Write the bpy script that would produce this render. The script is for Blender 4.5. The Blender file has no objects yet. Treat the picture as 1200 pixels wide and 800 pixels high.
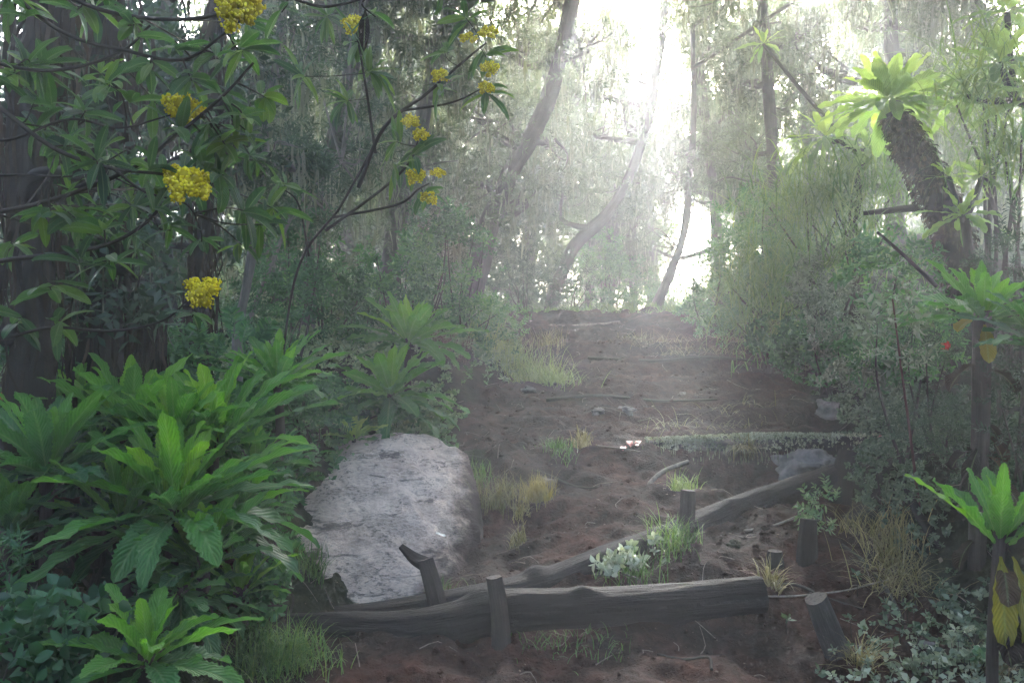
import bpy, math, random
import numpy as np
from mathutils import Vector, noise as mnoise

SEED = 11
rng = np.random.default_rng(SEED)
random.seed(SEED)
sc = bpy.context.scene
C = sc.collection
PI = math.pi
CAM = np.array([0.0, 0.0, 1.5])
F = 1000.0           # focal length in pixels of the 1200 px wide photograph
HAZE, SUN_AZ, SUN_EL, SUN_STR, SUN_ANG, SKY_STR, EXPO = .0112, 10, 31, 5., 6., .15, 4.4

# ------------------------------------------------------------------ noise
def _hash(ix, iy, s):
    n = (ix.astype(np.int64) * 374761393 + iy.astype(np.int64) * 668265263 + s * 1442695041) & 0x7fffffff
    n = ((n ^ (n >> 13)) * 1274126177) & 0x7fffffff
    n = (n ^ (n >> 16)) & 0xffff
    return n / 65535.0
def vnoise(x, y, s=0):
    x = np.asarray(x, float); y = np.asarray(y, float)
    ix = np.floor(x); iy = np.floor(y); fx = x - ix; fy = y - iy
    fx = fx * fx * (3 - 2 * fx); fy = fy * fy * (3 - 2 * fy)
    a = _hash(ix, iy, s); b = _hash(ix + 1, iy, s); c = _hash(ix, iy + 1, s); d = _hash(ix + 1, iy + 1, s)
    return (a + (b - a) * fx + (c - a) * fy + (a - b - c + d) * fx * fy) * 2 - 1
def fbm(x, y, s=0, o=4):
    r = 0; a = 1.0; t = 0
    for i in range(o):
        r = r + a * vnoise(x * 2 ** i + 17.3 * i, y * 2 ** i - 9.1 * i, s + i); t += a; a *= .5
    return r / t
def sstep(a, b, x):
    t = np.clip((np.asarray(x, float) - a) / (b - a), 0, 1)
    return t * t * (3 - 2 * t)

# ------------------------------------------------------------------ terrain
PY = [-40, 3.0, 4.25, 4.5, 5.1, 5.7, 6.3, 6.75, 7.3, 8.0, 8.35, 9.5, 9.8, 11.5, 12.2, 13.5, 14.2, 16, 20, 30, 60]
PZ = [-.6, -.05, -.01, .10, .24, .34, .42, .60, .70, .83, .96, 1.10, 1.2, 1.48, 1.66, 1.88, 1.95, 1.9, 1.6, .8, -.5]
LY = [-40, 3.5, 4.6, 5.6, 7.0, 8.0, 9.5, 11, 13, 15, 60]
LX = [-1.0, -.95, -.9, -.35, -.5, -.35, .15, .05, -.05, 0., 0.]
RY = [-40, 3.5, 5.0, 6.0, 8.0, 10, 13, 16, 60]
RX = [2.1, 2.1, 2.25, 2.35, 2.75, 3.0, 2.85, 2.8, 2.8]
def trail_edges(y):
    return np.interp(y, LY, LX), np.interp(y, RY, RX)
def H(x, y):
    x = np.asarray(x, float); y = np.asarray(y, float)
    yw = y + .16 * fbm(x * .9, y * .9, 5, 3) * sstep(5., 6.5, y) + .05 * fbm(x * .9, y * .9, 5, 3) - .05 * (x - .8)
    yw = yw - .5 * sstep(.9, -.1, x) * sstep(4.2, 4.6, y) * sstep(6.4, 5.6, y)
    z = np.interp(yw, PY, PZ)
    xl, xr = trail_edges(y)
    wob = .16 * fbm(x * 1.1, y * 1.1, 3, 3)
    dl = np.maximum(0, xl - x + wob); dr = np.maximum(0, x - xr + wob)
    z = z + .17 * sstep(0, .35, dl) * sstep(7.5, 8.5, y) + .10 * sstep(0, .5, dl) + .16 * np.minimum(dl, 6)
    z = z + .62 * np.minimum(dr, 1.6) * sstep(0, .5, dr) + .15 * np.clip(dr - 1.6, 0, 8)
    inside = 1 - sstep(0, .4, dl + dr)
    amp = .065 + .03 * (1 - inside)
    z = z + amp * fbm(x * 1.7, y * 1.7, 21, 4) + .048 * fbm(x * 5, y * 5, 31, 3) + .017 * fbm(x * 20, y * 20, 41, 2)
    z = z + inside * .13 * (.22 - abs(fbm(x * 1.5 + .4 * y, y * 2.6, 91, 4)))
    # trampled ledges along the trail
    z = z + inside * .035 * np.round(2.0 * fbm(x * .7, y * 1.5, 55, 2)) * sstep(5.2, 6.0, y) * .6
    tw_ = (y + .35 * fbm(x * .8, y * .8, 13, 3) - .12 * x) / 1.05; fr = tw_ - np.floor(tw_)
    z = z + inside * .19 * (sstep(0, .2, fr) - fr) * sstep(6.9, 7.6, y) * (.55 + .45 * fbm(x * .9, y * .5, 14, 2))
    # mound under the mossy log, hollow before it
    z = z - .10 * np.exp(-(((x + .85) / .5) ** 2 + ((y - 4.85) / .4) ** 2)) - .22 * np.exp(-(((x + .8) / .5) ** 2 + ((y - 5.5) / .5) ** 2))
    z = z - .10 * np.exp(-(((x - 1.75) / .5) ** 2 + ((y - 6.35) / .3) ** 2))
    return z
def h(x, y):
    return float(H(np.array([x]), np.array([y]))[0])
def P(px, py, d):
    """point seen at pixel (px,py) of the photograph at distance d in front of the camera"""
    return np.array([(px - 600) / F * d, d, 1.5 - (py - 400) / F * d])
def G(px, py):
    """where the line of sight through a pixel meets the terrain"""
    d = np.arange(3.0, 30, .03); x = (px - 600) / F * d; g = H(x, d)
    k = np.nonzero(1.5 - (py - 400) / F * d <= g)[0]
    return np.array([x[k[0]], d[k[0]], g[k[0]]]) if len(k) else P(px, py, 14)
def GD(px, d, sink=0):
    x = (px - 600) / F * d
    return np.array([x, d, h(x, d) - sink])

# ------------------------------------------------------------------ materials
def newmat(name):
    m = bpy.data.materials.new(name); m.use_nodes = True
    nt = m.node_tree; nt.nodes.clear()
    return m, nt
class N:
    def __init__(s, nt): s.nt = nt
    def __call__(s, typ, ins=None, **kw):
        n = s.nt.nodes.new(typ)
        for k, v in kw.items(): setattr(n, k, v)
        for k, v in (ins or {}).items():
            if hasattr(v, 'is_output') or hasattr(v, 'links'): s.nt.links.new(v, n.inputs[k])
            else: n.inputs[k].default_value = v
        return n
def ramp(N_, fac, stops, interp='LINEAR'):
    n = N_('ShaderNodeValToRGB', {'Fac': fac}); cr = n.color_ramp; cr.interpolation = interp
    while len(cr.elements) < len(stops): cr.elements.new(.5)
    for e, (p, c) in zip(cr.elements, stops):
        e.position = p; e.color = (c[0], c[1], c[2], 1) if hasattr(c, '__len__') else (c, c, c, 1)
    return n.outputs['Color']
def mixc(N_, fac, a, b, blend='MIX'):
    n = N_('ShaderNodeMix', data_type='RGBA', blend_type=blend)
    for sock, v in ((n.inputs[0], fac), (n.inputs[6], a), (n.inputs[7], b)):
        if hasattr(v, 'links'): N_.nt.links.new(v, sock)
        else: sock.default_value = (tuple(v) + (1,)) if hasattr(v, '__len__') else v
    return n.outputs[2]
def noi(N_, scale, detail=4, rough=.55, coord=None, dist=0):
    ins = {'Scale': scale, 'Detail': detail, 'Roughness': rough, 'Distortion': dist}
    if coord is not None: ins['Vector'] = coord
    return N_('ShaderNodeTexNoise', ins).outputs['Fac']
def mth(N_, op, a, b=0.0, c=None):
    n = N_('ShaderNodeMath', operation=op)
    for i, v in enumerate((a, b) if c is None else (a, b, c)):
        if hasattr(v, 'links'): N_.nt.links.new(v, n.inputs[i])
        else: n.inputs[i].default_value = v
    return n.outputs[0]
def finish(N_, shader):
    o = N_('ShaderNodeOutputMaterial'); N_.nt.links.new(shader, o.inputs['Surface'])

def leaf_mat(name, stops, transl=.38, rough=.42, veins=True, spec=.45, back=None, tcol=1.5):
    m, nt = newmat(name); n = N(nt)
    tint = n('ShaderNodeAttribute', attribute_name='tint').outputs['Fac']
    geo = n('ShaderNodeNewGeometry')
    nz = noi(n, 9, 3, .6, geo.outputs['Position'])
    t2 = mth(n, 'ADD', tint, mth(n, 'MULTIPLY', mth(n, 'SUBTRACT', nz, .5), .25))
    col = ramp(n, t2, stops)
    bumpn = None
    if veins:
        uv = n('ShaderNodeUVMap').outputs['UV']
        sx = n('ShaderNodeSeparateXYZ', {0: uv})
        a = mth(n, 'ABSOLUTE', mth(n, 'SUBTRACT', sx.outputs['X'], .5))
        rib = ramp(n, a, [(0, 1.), (.035, .6), (.075, 0.)])
        w = mth(n, 'SINE', mth(n, 'ADD', mth(n, 'MULTIPLY', sx.outputs['Y'], 85.), mth(n, 'MULTIPLY', a, -42.)))
        nz2 = noi(n, 60, 3, .6, geo.outputs['Position'])
        v = mth(n, 'ADD', mth(n, 'MULTIPLY', w, .5), nz2)
        spot = mth(n, 'MULTIPLY', ramp(n, noi(n, 38, 3, .65, geo.outputs['Position']), [(.64, 0.), (.70, 1.)]), ramp(n, noi(n, 5, 2, .5, geo.outputs['Position']), [(.48, 0.), (.62, 1.)]))
        col = mixc(n, mth(n, 'MULTIPLY', spot, .4), col, (.045, .03, .012))
        dark = mixc(n, mth(n, 'MULTIPLY', ramp(n, v, [(.2, 0.), (1.0, 1.)]), .45), col, (.55, .62, .6), 'MULTIPLY')
        col = mixc(n, mth(n, 'MULTIPLY', rib, .28), dark, (.26, .36, .18))
        bumpn = n('ShaderNodeBump', {'Height': mth(n, 'ADD', v, mth(n, 'MULTIPLY', rib, 1.5)), 'Strength': .7, 'Distance': .008}).outputs['Normal']
    pb = n('ShaderNodeBsdfPrincipled', {'Base Color': col, 'Roughness': rough, 'Specular IOR Level': spec})
    tc = mixc(n, 1., col, (1.15 * tcol, 1.2 * tcol, .55 * tcol), 'MULTIPLY')
    tr = n('ShaderNodeBsdfTranslucent', {'Color': tc})
    if bumpn is not None:
        nt.links.new(bumpn, pb.inputs['Normal'])
    mx = n('ShaderNodeMixShader', {0: transl, 1: pb.outputs[0], 2: tr.outputs[0]})
    finish(n, mx.outputs[0])
    return m

def bark_mat(name, c1, c2, c3=None, scale=6, stretch=(1, 1, .15), bump=.5, moss=0., rough=.9, dist=.02):
    m, nt = newmat(name); n = N(nt)
    uv = n('ShaderNodeUVMap').outputs['UV']
    mp = n('ShaderNodeMapping', {'Vector': uv, 'Scale': (stretch[0] * scale, stretch[2] * scale, 1)}).outputs[0]
    geo = n('ShaderNodeNewGeometry')
    a = noi(n, 3., 7, .7, mp, 1.1)
    b = noi(n, 5, 5, .65, geo.outputs['Position'])
    col = ramp(n, mth(n, 'ADD', mth(n, 'MULTIPLY', a, .55), mth(n, 'MULTIPLY', b, .45)), [(.3, c1), (.55, c2), (.75, c3 or c2)])
    if moss:
        nn = mth(n, 'ADD', n('ShaderNodeSeparateXYZ', {0: geo.outputs['Normal']}).outputs['Z'], mth(n, 'MULTIPLY', noi(n, 7, 4, .6, geo.outputs['Position']), 1.2))
        col = mixc(n, mth(n, 'MULTIPLY', ramp(n, nn, [(.75, 0.), (.98, 1.)]), moss), col, (.075, .082, .05))
    hgt = mth(n, 'ADD', a, mth(n, 'MULTIPLY', noi(n, 40, 4, .6, geo.outputs['Position']), .3))
    bp = n('ShaderNodeBump', {'Height': hgt, 'Strength': bump, 'Distance': dist})
    pb = n('ShaderNodeBsdfPrincipled', {'Base Color': col, 'Roughness': rough, 'Specular IOR Level': .3, 'Normal': bp.outputs[0]})
    finish(n, pb.outputs[0]); return m

def simple_mat(name, c1, c2, scale=20, rough=.8, bump=.3, transl=0.):
    m, nt = newmat(name); n = N(nt)
    geo = n('ShaderNodeNewGeometry').outputs['Position']
    a = noi(n, scale, 5, .6, geo)
    col = ramp(n, a, [(.3, c1), (.7, c2)])
    bp = n('ShaderNodeBump', {'Height': a, 'Strength': bump, 'Distance': .01})
    pb = n('ShaderNodeBsdfPrincipled', {'Base Color': col, 'Roughness': rough, 'Specular IOR Level': .3, 'Normal': bp.outputs[0]})
    s = pb.outputs[0]
    if transl:
        tr = n('ShaderNodeBsdfTranslucent', {'Color': col}); s = n('ShaderNodeMixShader', {0: transl, 1: s, 2: tr.outputs[0]}).outputs[0]
    finish(n, s); return m

def soil_mat():
    m, nt = newmat('soil'); n = N(nt)
    geo = n('ShaderNodeNewGeometry'); pos = geo.outputs['Position']
    tr = n('ShaderNodeAttribute', attribute_name='trail').outputs['Fac']
    big = noi(n, 1.1, 5, .6, pos, .6)
    mid = noi(n, 7, 6, .7, pos, .3)
    fine = noi(n, 55, 5, .7, pos)
    base = ramp(n, mid, [(.28, (.007, .0048, .0045)), (.5, (.024, .0135, .0105)), (.72, (.062, .036, .028))])
    red = ramp(n, mid, [(.28, (.015, .0062, .005)), (.5, (.054, .0195, .013)), (.75, (.11, .048, .033))])
    col = mixc(n, ramp(n, big, [(.42, 0.), (.66, 1.)]), base, red)
    # dry crumbs and pale litter
    vor = n('ShaderNodeTexVoronoi', {'Vector': pos, 'Scale': 38., 'Randomness': 1.})
    cr = ramp(n, vor.outputs['Distance'], [(.12, 1.), (.26, 0.)])
    sel = ramp(n, n('ShaderNodeSeparateColor', {0: vor.outputs['Color']}).outputs[0], [(.80, 0.), (.84, 1.)])
    crumbs = mth(n, 'MULTIPLY', cr, sel)
    col = mixc(n, mth(n, 'MULTIPLY', crumbs, .55), col, (.15, .105, .08))
    col = mixc(n, mth(n, 'MULTIPLY', ramp(n, fine, [(.58, 0.), (.72, 1.)]), .35), col, (.12, .09, .075))
    # forest floor beside the trail
    fl = ramp(n, mid, [(.3, (.008, .010, .006)), (.55, (.028, .032, .016)), (.75, (.06, .062, .03))])
    col = mixc(n, tr, fl, col)
    hgt = mth(n, 'ADD', mth(n, 'ADD', mth(n, 'MULTIPLY', mid, 1.2), mth(n, 'MULTIPLY', fine, .5)), mth(n, 'MULTIPLY', crumbs, .5))
    bp = n('ShaderNodeBump', {'Height': hgt, 'Strength': 1., 'Distance': .05})
    rg = ramp(n, big, [(.35, .85), (.65, 1.)])
    pb = n('ShaderNodeBsdfPrincipled', {'Base Color': col, 'Roughness': rg, 'Specular IOR Level': .15, 'Normal': bp.outputs[0]})
    finish(n, pb.outputs[0]); return m

def rock_mat():
    m, nt = newmat('boulder_stone'); n = N(nt)
    geo = n('ShaderNodeNewGeometry'); pos = geo.outputs['Position']
    mp = n('ShaderNodeMapping', {'Vector': pos, 'Scale': (1., 1., 2.2), 'Rotation': (0, .5, .4)}).outputs[0]
    a = noi(n, 3.2, 6, .65, mp, .6); b = noi(n, 30, 6, .75, mp, .2); c = noi(n, 110, 4, .7, pos)
    col = ramp(n, a, [(.26, (.26, .195, .165)), (.42, (.52, .41, .35)), (.64, (.70, .57, .49))])
    col = mixc(n, mth(n, 'MULTIPLY', mth(n, 'MULTIPLY', ramp(n, b, [(.50, 0.), (.60, 1.)]), ramp(n, noi(n, 4.5, 3, .6, pos), [(.36, .12), (.62, 1.)])), .85), col, (.085, .072, .07))
    col = mixc(n, mth(n, 'MULTIPLY', ramp(n, c, [(.55, 0.), (.7, 1.)]), .4), col, (.50, .46, .46))
    st_ = noi(n, 5., 6, .7, n('ShaderNodeMapping', {'Vector': pos, 'Scale': (.7, .7, 3.2), 'Rotation': (0, .25, .2)}).outputs[0], .8)
    col = mixc(n, mth(n, 'MULTIPLY', ramp(n, st_, [(.56, 0.), (.64, 1.)]), .8), col, (.075, .06, .055))
    # trodden soil spread on its right side, moss on its shaded rims
    dirt = n('ShaderNodeAttribute', attribute_name='dirt').outputs['Fac']
    df = mth(n, 'ADD', dirt, mth(n, 'MULTIPLY', mth(n, 'SUBTRACT', noi(n, 6, 5, .7, pos), .5), 1.1))
    col = mixc(n, ramp(n, df, [(.35, 0.), (.75, 1.)]), col, (.050, .034, .030))
    moss = n('ShaderNodeAttribute', attribute_name='moss').outputs['Fac']
    mf = mth(n, 'ADD', moss, mth(n, 'MULTIPLY', mth(n, 'SUBTRACT', noi(n, 9, 5, .7, pos), .5), .8))
    col = mixc(n, ramp(n, mf, [(.45, 0.), (.65, 1.)]), col, (.030, .032, .012))
    bp = n('ShaderNodeBump', {'Height': mth(n, 'ADD', mth(n, 'MULTIPLY', a, 1.0), mth(n, 'MULTIPLY', b, .6)), 'Strength': 1., 'Distance': .05})
    pb = n('ShaderNodeBsdfPrincipled', {'Base Color': col, 'Roughness': .85, 'Specular IOR Level': .25, 'Normal': bp.outputs[0]})
    finish(n, pb.outputs[0]); return m

M = {}
M['soil'] = soil_mat()
M['rock'] = rock_mat()
M['stone'] = simple_mat('pale_stone', (.05, .043, .042), (.22, .19, .185), 14, .85, .6)
M['rosette'] = leaf_mat('rosette_leaf', [(0, (.024, .085, .042)), (.4, (.055, .165, .045)), (.75, (.10, .27, .03)), (1, (.17, .35, .03))], .38, .52)
M['rosette_pale'] = leaf_mat('pale_rosette_leaf', [(0, (.10, .19, .10)), (.5, (.21, .31, .13)), (1, (.32, .41, .13))], .48, .5)
M['yellow_leaf'] = leaf_mat('fading_leaf', [(0, (.10, .10, .02)), (.5, (.20, .19, .025)), (1, (.30, .22, .03))], .4, .5)
M['dead_leaf'] = leaf_mat('dead_leaf', [(0, (.012, .008, .006)), (.5, (.035, .022, .014)), (1, (.10, .065, .04))], .12, .8, spec=.2)
M['lance'] = leaf_mat('lance_leaf', [(0, (.020, .060, .040)), (.5, (.045, .12, .035)), (1, (.12, .22, .025))], .36, .32, spec=.55)
M['heath'] = leaf_mat('heath_leaf', [(0, (.016, .036, .024)), (.5, (.036, .072, .045)), (1, (.080, .13, .06))], .30, .6, veins=False)
M['lichen_mist'] = leaf_mat('lichened_heath_leaf', [(0, (.045, .066, .052)), (.5, (.085, .115, .085)), (1, (.14, .175, .12))], .36, .7, veins=False, spec=.2)  # lichen grey-green, made paler so mist fading is painted into distant crowns
M['shrub'] = leaf_mat('shrub_leaf', [(0, (.018, .060, .034)), (.5, (.046, .135, .060)), (1, (.11, .23, .075))], .36, .5, veins=False)
M['shrub_grey'] = leaf_mat('grey_shrub_leaf', [(0, (.035, .062, .042)), (.5, (.085, .125, .085)), (1, (.19, .24, .18))], .25, .55, veins=False)
M['cover'] = leaf_mat('herb_leaf', [(0, (.03, .075, .045)), (.5, (.085, .16, .085)), (1, (.22, .29, .17))], .28, .4, veins=False)
M['silver'] = leaf_mat('silver_leaf', [(0, (.10, .13, .09)), (.5, (.26, .30, .23)), (1, (.50, .52, .45))], .2, .45, veins=False)
M['grass'] = leaf_mat('grass_blade', [(0, (.03, .075, .025)), (.5, (.085, .17, .05)), (1, (.22, .29, .08))], .35, .5, veins=False)
M['straw'] = leaf_mat('straw_blade', [(0, (.08, .075, .035)), (.5, (.19, .17, .085)), (1, (.36, .29, .13))], .3, .6, veins=False, tcol=1.0)
M['lichen'] = leaf_mat('beard_lichen', [(0, (.09, .10, .085)), (.5, (.18, .20, .165)), (1, (.29, .315, .265))], .35, .9, veins=False, spec=.1, tcol=1.0)
M['litter'] = leaf_mat('litter_leaf', [(0, (.02, .013, .010)), (.5, (.075, .050, .034)), (1, (.24, .19, .15))], .1, .75, veins=False, spec=.2)
M['moss'] = leaf_mat('grey_moss', [(0, (.09, .10, .06)), (.5, (.30, .32, .25)), (1, (.52, .54, .47))], .2, .9, veins=False, spec=.1, tcol=1.)
M['bark'] = bark_mat('heath_bark', (.020, .016, .014), (.055, .044, .038), (.11, .095, .085), moss=.3)
M['bark_lichen_mist'] = bark_mat('lichened_bark', (.04, .036, .033), (.10, .092, .085), (.19, .18, .165), moss=.3)  # lichened bark, lightened to paint mist over the trunks further off
M['bark_pale'] = bark_mat('pale_bark', (.06, .055, .05), (.16, .15, .14), (.28, .27, .25), moss=.3)
M['bark_dark'] = bark_mat('dark_bark', (.006, .005, .004), (.018, .014, .012), (.04, .03, .025))
M['log'] = bark_mat('wet_log_wood', (.003, .0026, .0026), (.009, .0075, .008), (.035, .030, .031), scale=5, stretch=(1.6, 1, .22), bump=1., rough=.68, dist=.03)
M['log_grey'] = bark_mat('weathered_log_wood', (.006, .005, .005), (.022, .0185, .019), (.085, .073, .073), scale=6, stretch=(1.8, 1, .2), bump=1., rough=.8, dist=.03)
M['stake'] = bark_mat('stake_wood', (.014, .011, .010), (.045, .035, .031), (.10, .085, .075), scale=5, stretch=(2.2, 1, .2), bump=.8, rough=.8, dist=.02)
M['stake_grey'] = bark_mat('silvered_wood', (.03, .025, .024), (.10, .088, .085), (.24, .22, .21), scale=5, stretch=(2.2, 1, .3), bump=1., rough=.8, dist=.03)
M['endgrain'] = simple_mat('cut_wood', (.025, .02, .018), (.085, .07, .06), 60, .85, .5)
M['twig'] = simple_mat('twig_wood', (.012, .009, .007), (.035, .027, .02), 30, .8, .2)
M['twig_pale'] = simple_mat('dry_twig', (.09, .075, .06), (.25, .21, .18), 30, .85, .3)
M['twig_red'] = simple_mat('reddish_stem', (.05, .022, .018), (.11, .05, .04), 30, .7, .2)
M['yellow'] = leaf_mat('yellow_florets', [(0, (.30, .24, .006)), (.5, (.64, .52, .014)), (1, (.80, .70, .05))], .25, .7, veins=False, spec=.2, tcol=1.)
M['red'] = leaf_mat('red_petals', [(0, (.30, .015, .008)), (.5, (.55, .03, .015)), (1, (.75, .07, .03))], .3, .5, veins=False, tcol=1.)
M['pink'] = simple_mat('pink_wrapper', (.30, .05, .05), (.50, .16, .16), 40, .4, .2)
M['white_leaf'] = simple_mat('bleached_leaf', (.55, .53, .48), (.75, .73, .68), 40, .6, .2)

# ------------------------------------------------------------------ mesh builder
class MB:
    def __init__(s): s.v = []; s.f = []; s.uv = []; s.t = []; s.mi = []; s.n = 0
    def add(s, verts, faces, uvs=None, tint=.5, mi=0):
        """verts (n,3); faces (m,k) int array; uvs (n,2) per vertex"""
        verts = np.asarray(verts, float); k = len(verts)
        faces = np.asarray(faces, int)
        s.v.append(verts); s.f.append(faces + s.n); s.mi.append(np.full(len(faces), mi))
        s.uv.append(np.zeros((k, 2)) if uvs is None else np.asarray(uvs, float))
        s.t.append(np.full(k, tint) if np.isscalar(tint) else np.asarray(tint, float)); s.n += k
    def grid(s, pts, uv=None, tint=.5, wrap=False, mi=0):
        a, b, _ = pts.shape
        idx = np.arange(a * b).reshape(a, b)
        j1 = np.roll(idx, -1, 1) if wrap else idx[:, 1:]
        j0 = idx if wrap else idx[:, :-1]
        fc = np.stack([j0[:-1], j1[:-1], j1[1:], j0[1:]], -1).reshape(-1, 4)
        if uv is None:
            U, V = np.meshgrid(np.linspace(0, 1, b), np.linspace(0, 1, a)); uv = np.stack([U, V], -1)
        s.add(pts.reshape(-1, 3), fc, uv.reshape(-1, 2), tint, mi)
    def build(s, name, mats, parent=None, smooth=True, origin=None, extra=None):
        V = np.concatenate(s.v)
        o = np.zeros(3)
        if parent is not None: o = np.array(parent.location)
        elif origin is not None: o = np.asarray(origin, float)
        V = V - o
        loops = np.concatenate([f.ravel() for f in s.f]); sizes = np.concatenate([np.full(len(f), f.shape[1]) for f in s.f])
        me = bpy.data.meshes.new(name)
        me.vertices.add(len(V)); me.vertices.foreach_set('co', V.astype(np.float32).ravel())
        me.loops.add(len(loops)); me.loops.foreach_set('vertex_index', loops.astype(np.int32))
        st = np.concatenate([[0], np.cumsum(sizes)[:-1]])
        me.polygons.add(len(sizes)); me.polygons.foreach_set('loop_start', st.astype(np.int32)); me.polygons.foreach_set('loop_total', sizes.astype(np.int32))
        me.polygons.foreach_set('material_index', np.concatenate(s.mi).astype(np.int32))
        me.polygons.foreach_set('use_smooth', np.full(len(sizes), smooth))
        UV = np.concatenate(s.uv)[loops]
        ul = me.uv_layers.new(name='UVMap'); ul.data.foreach_set('uv', UV.astype(np.float32).ravel())
        at = me.attributes.new('tint', 'FLOAT', 'POINT'); at.data.foreach_set('value', np.concatenate(s.t).astype(np.float32))
        for k, arr in (extra or {}).items():
            a2 = me.attributes.new(k, 'FLOAT', 'POINT'); a2.data.foreach_set('value', np.asarray(arr, np.float32))
        for mm in (mats if isinstance(mats, (list, tuple)) else [mats]): me.materials.append(mm)
        me.update(); me.validate()
        ob = bpy.data.objects.new(name, me); C.objects.link(ob)
        if parent is not None: ob.parent = parent
        elif origin is not None: ob.location = o
        return ob

def tag(o, label=None, cat=None, group=None, kind=None):
    if label: o['label'] = label
    if cat: o['category'] = cat
    if group: o['group'] = group
    if kind: o['kind'] = kind
    return o
def thing(name, label, cat, loc, group=None):
    o = bpy.data.objects.new(name, None); C.objects.link(o); o.location = tuple(float(q) for q in loc)
    o.empty_display_size = .1
    return tag(o, label, cat, group)

def spline(pts, n):
    pts = np.asarray(pts, float)
    if len(pts) == 2: return pts[0] + (pts[1] - pts[0]) * np.linspace(0, 1, n)[:, None]
    p = np.vstack([2 * pts[0] - pts[1], pts, 2 * pts[-1] - pts[-2]])
    t = np.linspace(0, len(pts) - 1, n); i = np.minimum(t.astype(int), len(pts) - 2); u = (t - i)[:, None]
    a, b, c, d = p[i], p[i + 1], p[i + 2], p[i + 3]
    return .5 * (2 * b + (c - a) * u + (2 * a - 5 * b + 4 * c - d) * u ** 2 + (3 * b - a - 3 * c + d) * u ** 3)
def frames(path):
    T = np.gradient(path, axis=0); T /= np.linalg.norm(T, axis=1)[:, None] + 1e-9
    ref = np.array([0, 0, 1.]) if abs(T[:, 2]).mean() < .8 else np.array([0, 1., 0])
    A = np.cross(T, ref); A /= np.linalg.norm(A, axis=1)[:, None] + 1e-9
    B = np.cross(T, A)
    return T, A, B
def tube(mb, ctrl, radii, n=12, seg=8, rough=0., ridges=0, cap=True, tint=.5, mi=0, capmi=None, squash=1., seed=0, knots=None):
    path = spline(ctrl, n)
    r = np.interp(np.linspace(0, 1, n), np.linspace(0, 1, len(radii)), radii)
    T, A, B = frames(path)
    th = np.linspace(0, 2 * PI, seg, endpoint=False)
    L = np.concatenate([[0], np.cumsum(np.linalg.norm(np.diff(path, axis=0), axis=1))])
    rr = np.repeat(r[:, None], seg, 1)
    if rough:
        TH, LL = np.meshgrid(th, L)
        cx, cy = np.cos(TH), np.sin(TH); rm = r.mean()
        nz = fbm(cx * 1.6 + LL * 1.3 + seed, cy * 1.6 + LL * .7, 90 + seed, 3)
        rr = rr * (1 + rough * nz)
        if ridges:
            # lengthwise splits
            nz2 = .5 * fbm(TH * ridges + 5 * seed, LL * .9, 70 + seed, 3) * (1 - sstep(5.6, 6.28, TH)) 
            rr = rr * (1 + .14 * nz2 + .07 * fbm(cx * 4 + LL * 2.2, cy * 4 + LL * 2.2 + seed, 33 + seed, 4) * (rough > .09))
        for (u, a, s) in (knots or []):
            d2 = ((LL / L[-1] - u) * L[-1] / (r.mean() * s)) ** 2 + (np.minimum(abs(TH - a), 2 * PI - abs(TH - a)) / (.6 * s)) ** 2
            rr = rr * (1 + .35 * np.exp(-d2))
    pts = path[:, None] + rr[..., None] * (np.cos(th)[None, :, None] * A[:, None] + squash * np.sin(th)[None, :, None] * B[:, None])
    U = np.repeat(np.linspace(0, 1, seg)[None], n, 0) ; U = 1 - abs(2 * U - 1)
    V = np.repeat(L[:, None], seg, 1)
    mb.grid(pts, np.stack([U, V], -1), tint, True, mi)
    if cap:
        for e, s in ((0, 1), (-1, -1)):
            ring = pts[e]; c = ring.mean(0)
            inner = c + (ring - c) * .5 + rng.normal(0, .04 * r[e], ring.shape)
            vv = np.vstack([ring, inner, c]); k = seg
            q = np.stack([np.arange(k), (np.arange(k) + 1) % k, k + (np.arange(k) + 1) % k, k + np.arange(k)], -1)
            tri = np.stack([k + np.arange(k), k + (np.arange(k) + 1) % k, np.full(k, 2 * k)], -1)
            cm = mi if capmi is None else capmi
            uvv = vv[:, :2] * 3
            mb.add(vv, q[:, ::s], uvv, tint, cm); s0 = mb.n
            mb.add(vv, tri[:, ::s], uvv, tint, cm)
    return path

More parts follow.
